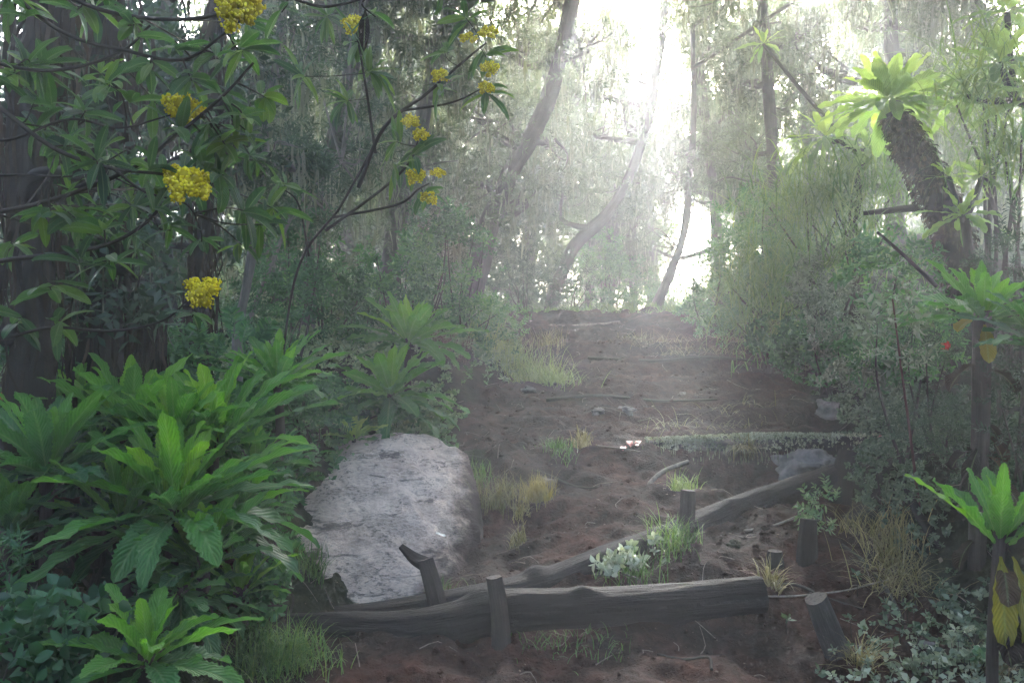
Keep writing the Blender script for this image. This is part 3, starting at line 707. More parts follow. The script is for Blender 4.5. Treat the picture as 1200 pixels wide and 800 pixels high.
rosette_plant('young rosette low between the big bright one and the boulder', 282, 690, 4.0, 14, 72, 22, group=RG, e1=25, tint=(1., .5))
# middle left
rosette_plant('rosette on the left bank below the red flowers', 325, 448, 5.7, 26, 88, 23, group=RG, tint=(.9, .25))
rosette_plant('lower rosette of the pair beside the trail', 458, 458, 6.9, 26, 88, 27, group=RG, tint=(.9, .2), e1=-25)
rosette_plant('upper rosette of the pair beside the trail', 478, 396, 7.5, 26, 76, 23, group=RG, tint=(1, .3), e1=-15)
rosette_plant('small yellowing rosette touching the top of the boulder', 415, 512, 6.4, 11, 42, 14, 'rosette_pale', group=RG, e0=75, e1=5, stem_r=.015)
# right
o, c, L, W = rosette_plant('upright toothed rosette on a thin stalk at the right frame edge', 1172, 628, 3.3, 10, 112, 38, e0=86, e1=30, curl=.25, dead=3, tint=(.9, .45), teeth=.09, az0=2.2, stem_r=.022)
mb = MB()
big_leaf(mb, c + np.array([-.015, -.03, -.07]), -1.9, -1.2, .34, .085, .35, .3, .05, .5, 18, .06)
big_leaf(mb, c + np.array([.03, -.03, -.07]), -1.3, -1.25, .36, .085, .3, .3, .05, .2, 18, .06)
mb.build('withered_leaves', M['yellow_leaf'], o)
o, c, L, W = rosette_plant('broad-leaved rosette on a dark stalk below the slanting trunk', 1152, 368, 4.7, 24, 88, 27, e1=-8, curl=.5, dead=14, tint=(.95, .15), stem_r=.045, lean=(-.15, .1))
mb = MB(); big_leaf(mb, c + np.array([-.02, -.05, -.06]), -1.9, -.9, .24, .08, .4, .3, .05, .7, 14, .06); big_leaf(mb, c + np.array([-.08, -.05, -.03]), -2.4, -.1, .24, .075, .5, .3, .05, .9, 14, .06)
mb.build('withered_leaves', M['yellow_leaf'], o)
rosette_plant('rosette at the right edge, mostly out of frame, above the toothed one', 1225, 400, 4.2, 20, 95, 28, tint=(.6, .1), dead=6)

# ------------------------------------------------------------------ tree groundsel with shaggy trunk
o = thing('giant_groundsel', 'slanting shaggy-trunked tree with a pale leafy crown at right', 'tree', GD(1128, 7.0, .1))
mb = MB(); trunk_c = [GD(1135, 7.0, .2), P(1122, 300, 7.0), P(1098, 230, 7.05), P(1068, 172, 7.1), P(1046, 130, 7.1)]
path = tube(mb, trunk_c, [.13, .125, .115, .10, .06], 60, 20, .2, 1.5, True, seed=31)
mb.build('trunk', M['bark_dark'], o)
mb = MB()
T_, A_, B_ = frames(path)
for k in range(1300):
    i = rng.integers(8, 58); a = rng.uniform(0, 2 * PI); u = i / 59
    r = np.interp(u, [0, .25, .5, .8, 1], [.13, .125, .115, .10, .06])
    q = path[i] + r * (math.cos(a) * A_[i] + math.sin(a) * B_[i])
    az = math.atan2(math.sin(a) * B_[i][1] + math.cos(a) * A_[i][1], math.sin(a) * B_[i][0] + math.cos(a) * A_[i][0])
    big_leaf(mb, q, az, rng.uniform(-.9, .3), rng.uniform(.05, .10), rng.uniform(.02, .04), 1.3, .5, 0, float(np.clip(rng.normal(.35, .3), 0, 1)), 6, .1)
mb.build('dead_leaf_skirt', M['dead_leaf'], o)
mb = MB(); rosette(mb, P(1043, 112, 7.1), 46, 68 / F * 7.1, 24 / F * 7.1, 86, -38, .45, 1., .4, .03, (0, 0), .08, fold=.25, jit=.12)
mb.build('crown', M['rosette_pale'], o)
def branch_rosettes(label, specs, stem_ctrl, r0, r1, mat='rosette_pale', name='groundsel_branch', cat='tree', n=20):
    o = thing(name, label, cat, stem_ctrl[0])
    mb = MB(); tube(mb, stem_ctrl, [r0, r1], 30, 8, .15, 1.2, True, seed=33)
    for (px, py, d, L, W, k) in specs:
        c = P(px, py, d); pth = spline(stem_ctrl, 30); q = pth[np.argmin(((pth - c) ** 2).sum(1))]
        tube(mb, [q, (q + c) / 2 + np.array([0, 0, -.04]), c - np.array([0, 0, .03])], [r1, r1 * .8], 10, 6, .15, 0, False)
    mb.build('trunk', M['bark'], o)
    mb = MB()
    for (px, py, d, L, W, k) in specs:
        rosette(mb, P(px, py, d), k, L / F * d, W / F * d, 82, -40, .6, .95, .3, .03, (random.uniform(-.2, .2), random.uniform(-.2, .2)), .04, fold=.25)
    mb.build('crown', M[mat], o)
    return o
branch_rosettes('branching groundsel with four light green tufts at the right frame edge', [(1132, 108, 7.0, 55, 15, 22), (1172, 70, 6.6, 62, 17, 24), (1215, 110, 6.4, 70, 18, 20), (1180, 10, 6.7, 60, 16, 20)], [GD(1290, 7.0), P(1280, 250, 7.0), P(1250, 150, 6.9), P(1190, 118, 6.8)], .09, .03)
branch_rosettes('small groundsel with pale tufts left of the shaggy tree', [(968, 158, 8.4, 52, 14, 20), (1015, 172, 8.2, 30, 12, 12), (895, 50, 11, 26, 8, 14)], [GD(1010, 9.0), P(1000, 260, 8.9), P(1010, 190, 8.6), P(985, 165, 8.4)], .06, .025)
branch_rosettes('young groundsel tuft growing beside the shaggy trunk foot', [(1128, 250, 6.4, 44, 15, 18), (1150, 205, 6.7, 34, 11, 16), (1112, 205, 6.9, 28, 9, 12)], [GD(1150, 6.7), P(1142, 330, 6.6), P(1135, 290, 6.5), P(1130, 258, 6.4)], .05, .03)
# ------------------------------------------------------------------ shrubs
def fol(mb, px, py, rx, ry, d, n, kind, size, seed, tint=.5, thr=-.12, rd=None, up=.3, tvar=.22, shell=.35):
    c = P(px, py, d); r = np.array([rx, 0, ry]) / F * d; r[1] = rd if rd else .8 * max(r[0], r[2]) if r[2] < 2 else .8
    p, q = clump_pts(c, r, n, thr, shell, 1.8 / max(.4, r.mean()), seed)
    gz = H(p[:, 0], p[:, 1]); k = p[:, 2] > gz + .01; p, q = p[k], q[k]
    D = q * np.array([1, 1, .7]) + np.array([0, 0, up]) + rng.normal(0, .45, q.shape)
    cl = .25 * fbm(p[:, 0] * 3, p[:, 2] * 3 + p[:, 1], seed + 400, 2)
    sprigs(mb, p, D, size * rng.uniform(.6, 1.3, len(p)), kind, np.clip(tint + cl + rng.normal(0, tvar * .5, len(p)), 0, 1))
    return c, r, p
def shrub(label, blobs, kind='broad', size=.13, mat='shrub', name='leafy_shrub', cat='shrub', group=None, tint=.5, dens=1., stems=5, bark='bark', thr=-.12, up=.3, silver=0, flowers=None):
    px, py, rx, ry, d = blobs[0]
    if group == RS and d > 5:
        stems = 2; dens *= 1.25; blobs = [(a, b + r2 * .22, r1 * 1.08, r2 * 1.2, e) for a, b, r1, r2, e in blobs]
    if d < 9.3 and kind in ('broad', 'round'): kind += '_fine'
    b = GD(px, d + .05, .05)
    o = thing(name, label, cat, b, group); mb = MB(); ms = MB(); pts = []
    sd = int(px * 7 + py)
    for (px, py, rx, ry, d) in blobs:
        a = (rx / F * d) * (ry / F * d); n = int(dens * 14 * a / (size * size)) + 12
        c, r, p = fol(mb, px, py, rx, ry, d, n, kind, size, sd, tint, thr, up=up)
        pts.append(p)
    allp = np.vstack(pts)
    for k in range(stems * len(blobs)):
        e = allp[rng.integers(len(allp))]
        g = np.array([e[0] + (b[0] - e[0]) * .7 + rng.normal(0, .05), e[1] + (b[1] - e[1]) * .6 + rng.normal(0, .05), 0]); g[2] = h(g[0], g[1]) - .04
        tube(ms, [g, g * .45 + e * .55 + rng.normal(0, .06, 3), e], [.004 + .010 * min(1, size * 6), .003], 9, 5, 0, 0, False)
    ms.build('stems', M[bark], o); mb.build('foliage', M[mat], o)
    if flowers:
        for (px, py, d, R) in flowers:
            f = MB(); c = P(px, py, d)
            for k in range(22): big_leaf(f, c + rng.normal(0, R * .35, 3), rng.uniform(0, 6.28), rng.uniform(-.2, 1.4), R * .9, R * .6, .8, .3, 0, rng.uniform(0, 1), 6)
            f.build('red_flower', M['red'], o)
    return o
LS = 'shrubs on the left bank'; RS = 'shrubs on the right bank'; FS = 'undergrowth around the trail crest'
shrub('airy small-leaved shrub right of the pale pair of rosettes', [(535, 330, 52, 75, 9.6), (560, 390, 34, 40, 9.2)], 'broad', .11, group=LS, tint=.55)
shrub('tall grey-green shrub behind the pair of rosettes', [(480, 330, 60, 70, 9.2), (510, 290, 45, 50, 9.8)], 'broad', .12, group=LS, tint=.5)
shrub('dark shrub left of the pair of rosettes', [(385, 360, 50, 56, 8.6), (400, 430, 34, 36, 8.4)], 'broad', .12, group=LS, tint=.3)
shrub('feathery pale shrub behind the left foreground clump', [(262, 445, 62, 58, 5.9)], 'pinnate', .16, group=LS, tint=.5, dens=1.2)
shrub('ferny mound under the red flowers', [(255, 500, 55, 38, 5.4), (300, 505, 40, 35, 5.3)], 'pinnate', .12, group=LS, tint=.4, flowers=[(208, 456, 5.2, .028), (221, 458, 5.2, .024)])
shrub('dim leafy shrub at the far left below the dark branches', [(45, 420, 70, 55, 4.9), (20, 470, 50, 50, 4.6)], 'broad', .13, group=LS, tint=.3, flowers=[(3, 465, 4.3, .022)])
shrub('dim leafy shrub under the hanging yellow flower', [(135, 410, 60, 55, 5.4), (190, 430, 40, 50, 5.6)], 'broad', .12, group=LS, tint=.35)
shrub('leafy herbs filling the bank left of the boulder', [(335, 500, 40, 42, 6.0), (360, 480, 40, 30, 6.3)], 'pinnate', .12, group=LS, tint=.4)
shrub('mid green shrub behind the thin pale trunk', [(330, 370, 55, 70, 7.4), (350, 300, 45, 60, 7.9)], 'broad', .12, group=LS, tint=.35)
shrub('ferny growth filling the gap between the left foreground clump and the boulder', [(303, 625, 26, 46, 4.75), (335, 555, 26, 30, 5.6)], 'pinnate', .13, group=LS, tint=.45)
shrub('ferny undergrowth among the stalks of the left foreground clump', [(120, 640, 60, 50, 4.1), (215, 640, 50, 40, 4.2)], 'pinnate', .13, group=LS, tint=.25)
shrub('narrow-leaved dark herb at the left frame edge', [(28, 670, 34, 60, 3.5)], 'heath', .2, group=LS, tint=.35, mat='shrub', dens=.8)
shrub('low leafy herb below the toothed rosette, beside the log end', [(305, 672, 34, 36, 4.35), (290, 705, 36, 28, 4.1)], 'round', .075, group=LS, tint=.5, mat='shrub')
shrub('dark low herbs at the bottom left corner', [(70, 740, 80, 40, 3.2), (20, 770, 50, 40, 3.0)], 'round', .09, group=LS, tint=.25, mat='shrub', dens=.8)
shrub('herbs between the far pair of rosettes and the boulder', [(400, 475, 50, 30, 7.0), (450, 492, 45, 22, 7.0)], 'round', .09, group=LS, tint=.45, mat='shrub')
shrub('low bushy growth at the left edge of the upper trail', [(570, 415, 34, 30, 9.4), (590, 380, 24, 34, 10.4)], 'broad', .09, group=LS, tint=.6)
shrub('reddish dry shrub beside the far pair of rosettes', [(525, 420, 26, 26, 8.4)], 'heath', .12, group=LS, tint=.7, mat='litter')
# right bank
shrub('leafy shrub at the left end of the right hedge', [(838, 335, 34, 42, 11.5), (870, 300, 36, 40, 11.8)], 'broad', .11, group=RS, tint=.5)
shrub('grassy-leaved hedge shrub right of the white sky gap', [(895, 330, 46, 62, 10.6), (880, 270, 38, 50, 11)], 'heath', .2, group=RS, tint=.6, mat='shrub')
shrub('tall pale green shrub at the top of the right hedge', [(920, 250, 46, 50, 10.6), (950, 290, 45, 50, 9.8)], 'heath', .2, group=RS, tint=.65, mat='shrub')
shrub('silver-leaved shrub in the middle of the right hedge', [(985, 365, 30, 45, 8.2), (960, 330, 26, 35, 8.6)], 'broad', .09, group=RS, tint=.6, mat='shrub_grey')
shrub('dark shrub at the foot of the right hedge', [(955, 400, 44, 36, 8.4), (915, 390, 34, 26, 9.2)], 'round', .08, group=RS, tint=.35)
shrub('shrub with pale flat leaves below the straight grey stick', [(1045, 330, 44, 55, 7.0), (1030, 390, 40, 40, 6.9)], 'broad', .13, group=RS, tint=.55)
shrub('loose shrub with small pale leaves at the right trail edge', [(1010, 455, 45, 40, 7.0), (1045, 480, 38, 38, 6.4)], 'round', .065, group=RS, tint=.6, mat='shrub_grey', dens=.6)
shrub('dark mossy bank shrub below the broad-leaved rosette', [(1095, 450, 50, 60, 5.6), (1120, 520, 55, 45, 5.2)], 'heath', .11, group=RS, tint=.3, mat='heath')
shrub('shrub with a red flower beside the broad-leaved rosette', [(1085, 390, 34, 34, 5.9)], 'broad', .10, group=RS, tint=.45, flowers=[(1109, 406, 4.75, .027)])
shrub('black shadowy shrub at the right frame edge', [(1195, 480, 45, 70, 4.6), (1200, 330, 40, 90, 5.2), (1180, 545, 50, 40, 4.8)], 'heath', .13, group=RS, tint=.1, mat='heath', dens=1.3)
def herb_patch(label, px, py, d, n, rx, ry, mat='silver', tint=.4):
    c = GD(px, d); o = tag(thing('pale_herb', label, 'herb', c), kind='stuff')
    p = c + rng.normal(0, 1, (n, 3)) * [rx, ry, 0]; p[:, 2] = H(p[:, 0], p[:, 1]); hh = rng.uniform(.01, .10, n)
    mb = MB(); sprigs(mb, p + np.stack([0 * hh, 0 * hh, hh], -1), rng.normal(0, .35, (n, 3)) + [0, -.1, 1], rng.uniform(.03, .075, n), 'round', np.clip(rng.normal(tint, .25, n), 0, 1)); mb.build('foliage', M[mat], o)
    ms = MB()
    for q, k in zip(p, hh): tube(ms, [q - [0, 0, .02], q + [rng.normal(0, .006), 0, k]], [.0025, .0015], 4, 4, 0, 0, False)
    ms.build('stems', M['twig'], o)
herb_patch('pale-leaved herbs under the upright toothed rosette', 1110, 725, 3.85, 95, .24, .13)
herb_patch('small-leaved herbs at the right frame edge by the withered leaves', 1175, 730, 3.7, 70, .14, .2, tint=.3)
herb_patch('sparse pale herbs in the bottom right corner', 1165, 780, 3.5, 45, .18, .1, tint=.25)
herb_patch('dull green herbs on the bank above the pale ones', 1090, 680, 4.2, 70, .28, .18, 'shrub_grey', .5)
shrub('white-leaved plant growing over the climbing grey log', [(758, 652, 34, 20, 4.95), (722, 655, 18, 20, 4.8)], 'round', .075, tint=.5, mat='silver', dens=.13, stems=6, name='pale_herb', cat='herb')
shrub('little fern-green plant right of the climbing grey log', [(968, 600, 22, 26, 5.3)], 'broad', .08, tint=.7, mat='cover', dens=.7, stems=4, name='pale_herb', cat='herb')
shrub('bright little sprout at the bottom right', [(1145, 775, 12, 8, 3.7)], 'round', .05, tint=.5, mat='cover', dens=.8, stems=2, name='pale_herb', cat='herb')
shrub('pale leaves on the bank right of the dark stump', [(1040, 550, 40, 40, 5.6), (1080, 600, 36, 40, 5.1)], 'round', .055, group=RS, tint=.35, mat='shrub_grey', dens=.35)
shrub('broad pale leaves hanging over the right bank', [(1050, 395, 42, 18, 6.0)], 'broad', .17, group=RS, tint=.75, mat='shrub_grey', dens=.6)
# crest
shrub('dark bush on the left of the trail crest', [(620, 345, 46, 38, 13.6), (600, 310, 34, 40, 14)], 'heath', .2, group=FS, tint=.3, mat='heath')
shrub('round dark bush behind the pale thin log', [(660, 335, 40, 40, 15.0)], 'heath', .2, group=FS, tint=.4, mat='heath')
shrub('pale hazy bush in the middle of the crest', [(715, 335, 50, 34, 16.5), (700, 300, 30, 30, 17)], 'broad', .14, group=FS, tint=.6)
shrub('hazy bush right of the crest, before the sky gap', [(770, 352, 34, 18, 15.5)], 'broad', .12, group=FS, tint=.6)
shrub('low hazy herbs at the top of the trail', [(820, 372, 36, 16, 13.0), (860, 385, 40, 20, 12.4)], 'round', .10, group=FS, tint=.6)
shrub('ragged hazy bush left of the curved thin tree', [(742, 338, 34, 26, 17.5), (690, 345, 30, 18, 15.6)], 'broad', .14, group=FS, tint=.5)
shrub('hazy herbs under the white sky gap', [(800, 352, 36, 12, 15.0), (838, 350, 26, 18, 14.2)], 'heath', .16, group=FS, tint=.6, mat='shrub')
# thin reddish stem plant
o = thing('tall_herb', 'thin reddish stem with a few pale leaves on the right bank', 'herb', GD(1062, 5.2))
mb = MB(); tube(mb, [GD(1080, 5.2, .05), P(1068, 520, 5.15), P(1056, 430, 5.1), P(1046, 350, 5.1)], [.011, .005], 24, 6, 0, 0, False); mb.build('stems', M['twig_red'], o)
mb = MB(); fol(mb, 1050, 380, 36, 55, 5.1, 30, 'broad', .10, 5, .7); mb.build('foliage', M['shrub_grey'], o)

# ------------------------------------------------------------------ grass tufts
def tuft(label, px, py, n, Lpx, mat='grass', d=None, spread=12, tint=.5, curl=1.3, elev=1.25, w=.0045, group=None, name='grass_tuft', dirc=None, raise_=0.):
    p = G(px, py) if d is None else GD(px, d)
    p = p + np.array([0, 0, raise_])
    L = Lpx / F * p[1]; s = spread / F * p[1]
    pos = p + np.concatenate([rng.normal(0, s * .6, (n, 2)), np.zeros((n, 1))], 1)
    if not raise_: pos[:, 2] = H(pos[:, 0], pos[:, 1]) - .01
    az = rng.uniform(0, 2 * PI, n) if dirc is None else rng.normal(dirc, .8, n)
    mb = MB(); blades(mb, pos, az, rng.normal(elev, .25, n), L * rng.uniform(.5, 1.25, n), w * rng.uniform(.6, 1.4, n), curl * rng.uniform(.4, 1.6, n), tint)
    return tag(mb.build(name, M[mat], origin=p), label, 'grass', group)
TG = 'grass tufts along the trail'
tuft('grey-green tuft drooping beside the boulder', 585, 592, 260, 42, 'straw', spread=22, tint=.35, group=TG)
tuft('yellow tuft right of the boulder', 630, 585, 300, 30, 'straw', spread=14, tint=.85, elev=1.4, curl=.9, group=TG)
tuft('small yellow tuft below the yellow one', 611, 608, 90, 20, 'straw', spread=7, tint=.8, group=TG)
tuft('thin tuft on the bare soil right of the boulder', 606, 640, 90, 26, 'straw', spread=8, tint=.4, group=TG)
tuft('spiky pale tuft at the right end of the bowed log', 905, 690, 110, 40, 'straw', spread=8, tint=.55, group=TG, elev=1.0)
tuft('big pale straw tuft on the right bank', 1045, 650, 300, 50, 'straw', spread=24, tint=.7, group=TG)
tuft('flattened straw tuft below the big pale one', 1050, 690, 300, 62, 'straw', spread=32, tint=.6, group=TG, elev=.7)
tuft('pale tuft at the foot of the leaning stake', 1010, 782, 110, 48, 'straw', spread=9, tint=.7, group=TG, elev=.8)
tuft('dry tuft on the step left of the mossy log', 682, 524, 140, 22, 'straw', spread=8, tint=.9, group=TG)
tuft('green tuft on the earth step', 655, 528, 200, 18, 'grass', spread=18, tint=.35, group=TG)
tuft('dry straw heap in the upper trail', 800, 500, 150, 34, 'straw', spread=34, tint=.4, elev=.5, group=TG)
tuft('dry straw heap left of the pale trail-edge stone', 870, 486, 120, 32, 'straw', spread=34, tint=.3, elev=.5, group=TG)
tuft('bleached straw patch near the trail crest', 790, 410, 240, 26, 'straw', spread=34, tint=.45, elev=.5, group=TG)
tuft('bleached straw patch right of the one near the crest', 850, 408, 260, 26, 'straw', spread=36, tint=.45, elev=.5, group=TG)
tuft('bleached straw streak left of the crest patches', 745, 398, 130, 26, 'straw', spread=22, tint=.4, elev=.5, group=TG)
tuft('grass tuft hanging over the mossy log', 872, 528, 160, 34, 'straw', d=6.85, spread=12, tint=.45, elev=.6, curl=2., group=TG, dirc=-1.6, raise_=.07)
tuft('yellow-green tuft under the mossy log', 800, 572, 120, 26, 'grass', d=6.1, spread=14, tint=.8, group=TG)
tuft('grass around the stake by the climbing grey log', 790, 640, 200, 40, 'grass', spread=26, tint=.55, group=TG)
tuft('grass under the white-leaved plant', 740, 680, 160, 40, 'grass', spread=26, tint=.4, group=TG)
tuft('grass beside the left end of the bowed log', 345, 775, 420, 46, 'grass', spread=36, tint=.55, group=TG)
tuft('grass tuft in the bottom left beside the low rosette', 300, 790, 300, 60, 'grass', spread=30, tint=.35, group=TG)
tuft('thin grass growing under the bowed log', 640, 752, 120, 22, 'grass', spread=44, tint=.3, group=TG)
tuft('few dark blades right of the front stake', 690, 762, 60, 24, 'grass', spread=40, tint=.25, group=TG)
tuft('yellow grass on the mossy bank at right', 1000, 640, 70, 36, 'straw', d=5.3, spread=26, tint=.35, group=TG)
tuft('grass in the bottom right corner', 1160, 795, 160, 50, 'straw', spread=20, tint=.4, group=TG, elev=.9)
tuft('grass on the overhanging left bank edge', 640, 448, 620, 34, 'grass', spread=28, tint=.8, elev=1.0, curl=1.5, group=TG)
tuft('bright grass behind the overhanging left bank edge', 600, 430, 900, 38, 'grass', spread=38, tint=.85, elev=1.1, group=TG)
tuft('straw-coloured grass where the left bank meets the upper trail', 640, 405, 200, 24, 'straw', spread=18, tint=.6, group=TG)
tuft('little grass fringe at the top right edge of the boulder', 560, 545, 160, 22, 'grass', d=6.35, spread=14, tint=.5, group=TG)
tuft('moist grass along the left foot of the boulder', 365, 690, 220, 34, 'grass', d=4.95, spread=16, tint=.35, group=TG)
tuft('thin grass in the gap between boulder and bowed log', 520, 700, 90, 22, 'grass', d=4.8, spread=22, tint=.3, group=TG)
HG = 'tall weeping grasses of the right hedge'
def weeping(label, px, py, d, n, Lpx, spread, tint=.5, dirc=None, mat='grass'):
    p = P(px, py, d); g = GD(px, d); L = Lpx / F * d; s = spread / F * d
    pos = p + rng.normal(0, 1, (n, 3)) * np.array([s, s, s * .7])
    o = thing('weeping_grass', label, 'grass', g, HG)
    mb = MB(); blades(mb, pos, rng.uniform(0, 6.28, n) if dirc is None else rng.normal(dirc, .9, n), rng.normal(.9, .35, n), L * rng.uniform(.5, 1.3, n), .011 * rng.uniform(.5, 1.3, n), rng.uniform(1.4, 3.0, n), tint, 0, 9)
    mb.build('blades', M[mat], o)
    mb = MB()
    for k in range(5): tube(mb, [g + rng.normal(0, .05, 3) * [1, 1, 0] - [0, 0, .05], (g + p) / 2 + rng.normal(0, .05, 3), pos[k]], [.02, .008], 9, 5, 0, 0, False)
    mb.build('stems', M['bark'], o)
weeping('long weeping grass arching left of the slanting trunk', 1000, 225, 8.6, 620, 95, 34, .55)
weeping('pale weeping grass at the hedge top beside the tuft', 955, 240, 9.2, 520, 85, 32, .65)
weeping('weeping grass right of the white sky gap', 905, 340, 9.9, 620, 75, 30, .5)
weeping('weeping grass hanging over the trail from the hedge', 900, 390, 9.4, 420, 60, 26, .45)
weeping('grass bunch behind the silver-leaved shrub', 1000, 300, 8.4, 420, 75, 30, .45)
weeping('long pale strap leaves hanging below the tufts at the right frame edge', 1165, 110, 6.9, 420, 125, 34, .75)
weeping('strap leaves drooping beside the shaggy trunk at the right edge', 1185, 190, 6.6, 300, 95, 24, .6)
# ------------------------------------------------------------------ trees
def tree(label, trunk, d, r0, r1, clumps, lich=60, mat='heath', kind='heath', size=.26, bark='bark', dens=1., tint=.45, group=None, name='heath_tree', thr=-.08, lsize=1., dd=.5, ltint=.5, sweep=None, droop=-.35):
    if reach(d) and r0 > .04: trunk = trunk + [(trunk[-1][0], trunk[-1][1] - 130)]
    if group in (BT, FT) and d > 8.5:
        mat = 'lichen_mist'; bark = 'bark_lichen_mist' if bark == 'bark' else bark  # trees further off take the mist-paled colours
    pts = [P(px, py, d) for px, py in trunk]
    g = GD(trunk[0][0], d, .1)
    if pts[0][2] > g[2] + .15: pts = [np.array([pts[0][0] + random.uniform(-.1, .1), d, g[2]])] + pts
    o = thing(name, label, 'tree', g, group)
    k_ = .82 if group == BT else 1.
    mt = MB(); path = tube(mt, pts, [r0 * 1.35 * k_, r0 * k_, (r0 + r1) / 2 * k_, r1 * k_], 70, 14, .45, 1.5, True, seed=int(trunk[0][0]) % 50)
    mc = MB(); ml = MB(); sd = int(trunk[0][0] + 3 * d)
    if group == BT and not 690 < trunk[0][0] < 860: clumps = clumps + [(px_ + random.uniform(-34, 34), py_, random.uniform(26, 44), random.uniform(26, 40)) for py_ in range(-30, 270, 62) for px_ in [float(np.interp(-py_, [-q[1] for q in trunk], [q[0] for q in trunk]))]]
    if group == BT and r0 > .05:
        tx = float(np.interp(0, [-q[1] for q in trunk], [q[0] for q in trunk]))
        clumps = clumps + [(q, y_, 52, 40) for q in (tx - 55, tx + 50) for y_ in (-20,) if not 690 < q < 838]
    for (px, py, rx, ry) in clumps:
        dc = d + random.uniform(-dd, dd)
        a = (rx / F * d) * (ry / F * d); n = int(dens * 17 * a / (size * size)) + 10
        c, r, p = fol(mc, px, py, rx, ry, dc, n, kind, size, sd, tint, thr, rd=min(1.2, .8 * max(rx, ry) / F * d), up=droop)
        sd += 13
        i = np.argmin(((path - c) ** 2).sum(1) + 2.5 * np.maximum(0, path[:, 2] - c[2]) ** 2)
        tube(mt, [path[i], (path[i] + c) / 2 + rng.normal(0, .12, 3) - np.array([0, 0, .05]), c], [r1 * .8, r1 * .3], 14, 6, .1, 0, False)
        for k in range(max(5, int(n / 90))):
            e = p[rng.integers(len(p))]; s_ = path[i] * .35 + c * .65 + rng.normal(0, .06, 3)
            tube(mt, [s_, (s_ + e) / 2 + rng.normal(0, .08, 3), e], [r1 * .25, .004], 8, 4, 0, 0, False)
        nl = int(lich * a * 5)
        if nl:
            q = p[rng.integers(0, len(p), nl)]
            strands(ml, q, rng.uniform(.10, .5, nl) * lsize, rng.uniform(.006, .02, nl), ltint, 0)
    if reach(d) and r0 > .04:
        tp = path[-1]; mine = [c for c in CAN if math.hypot(c[0] - tp[0], c[1] - tp[1]) < reach(d)]
        for c in mine:
            CAN.remove(c); c = np.array(c)
            p, q = clump_pts(c, (1.3, 1.2, .8), 360, -.2, .2, 1.2, sd); sd += 3
            sprigs(mc, p, q + [0, 0, droop] + rng.normal(0, .45, q.shape), rng.uniform(.26, .46, len(p)), 'broad', np.clip(rng.normal(tint, .15, len(p)), 0, 1))
            tube(mt, [path[-6], (path[-1] + c) / 2 - [0, 0, .1], c], [r1 * .7, .015], 14, 6, .1, 0, False)
            for e in p[:10]: tube(mt, [c * .8 + path[-1] * .2, (c + e) / 2, e], [.014, .004], 8, 4, 0, 0, False)
    mt.build('trunk', M[bark], o)
    if mc.n: mc.build('crown', M[mat], o)
    if ml.n: ml.build('hanging_lichen', M['lichen'], o)
    return o
BT = 'lichen-hung trees in the mist'; FT = 'faded far trees'
CAN = [(x + random.uniform(-.5, .5), y + random.uniform(-.4, .4), 1.5 + .42 * y + random.uniform(1.0, 2.4)) for y in (8., 9.4, 10.8, 12.2) for x in np.arange(-8.5, 9.6, 1.7)] + [(x, 13.1, 8.4) for x in (-.4, .9, 2.1, 3.3)] + [(x, y, 1.75 + .40 * y + random.uniform(1.25, 1.6)) for y in (7.2, 8.8, 10.2, 11.6) for x in (-.6, .6, 1.8, 3.0, 4.2)]  # unseen crown clumps added above the frame to shade trail and near haze
def reach(d): return 5.5 if 8 <= d <= 16 else 0
# left of centre
tree('thick dark tree leaning right behind the shrubs, left of centre', [(552, 350), (572, 270), (600, 200), (640, 120), (668, 10), (680, -60)], 12.5, .17, .10,
     [(590, 60, 60, 60), (560, 140, 50, 50), (650, 170, 44, 44), (690, 60, 60, 60), (620, 240, 44, 36), (540, 220, 40, 44), (650, 0, 80, 50)], 60, group=BT)
tree('bare-stemmed tree at the left of the flowering shrub, deep in shade', [(358, 400), (372, 250), (400, 120), (430, -20)], 8.6, .08, .05,
     [(390, 180, 55, 60), (350, 240, 45, 50), (420, 80, 60, 60), (380, 30, 70, 50), (440, 160, 40, 50)], 70, group=BT, tint=.35)
tree('dark tree with shaggy limbs behind the yellow flowers', [(452, 360), (470, 240), (500, 120), (530, -20)], 10.5, .13, .08,
     [(450, 240, 50, 55), (500, 190, 48, 55), (470, 120, 55, 50), (520, 60, 60, 55), (430, 20, 70, 50), (540, 270, 36, 40)], 70, group=BT, tint=.35)
tree('thin pale-barked tree rising from the left bank', [(278, 400), (290, 330), (303, 240), (316, 130), (330, 20)], 6.9, .045, .03,
     [(300, 110, 50, 50), (340, 60, 55, 45), (270, 180, 38, 45), (330, 180, 40, 45)], 60, bark='bark_pale', group=BT, tint=.4, size=.2)
tree('pale sapling leaning to the right across the shade', [(275, 420), (310, 330), (350, 240), (400, 190)], 7.6, .025, .015,
     [(400, 190, 30, 26), (370, 240, 26, 24)], 40, bark='bark_pale', group=BT, tint=.4, size=.2)
tree('shadowy tree hung with brown lichen beside the pale thin trunk', [(325, 390), (335, 260), (338, 130), (330, 0)], 9.6, .10, .07,
     [(320, 230, 50, 60), (340, 150, 55, 60), (300, 60, 60, 60), (290, 290, 40, 50), (360, 310, 40, 45)], 80, group=BT, tint=.25)
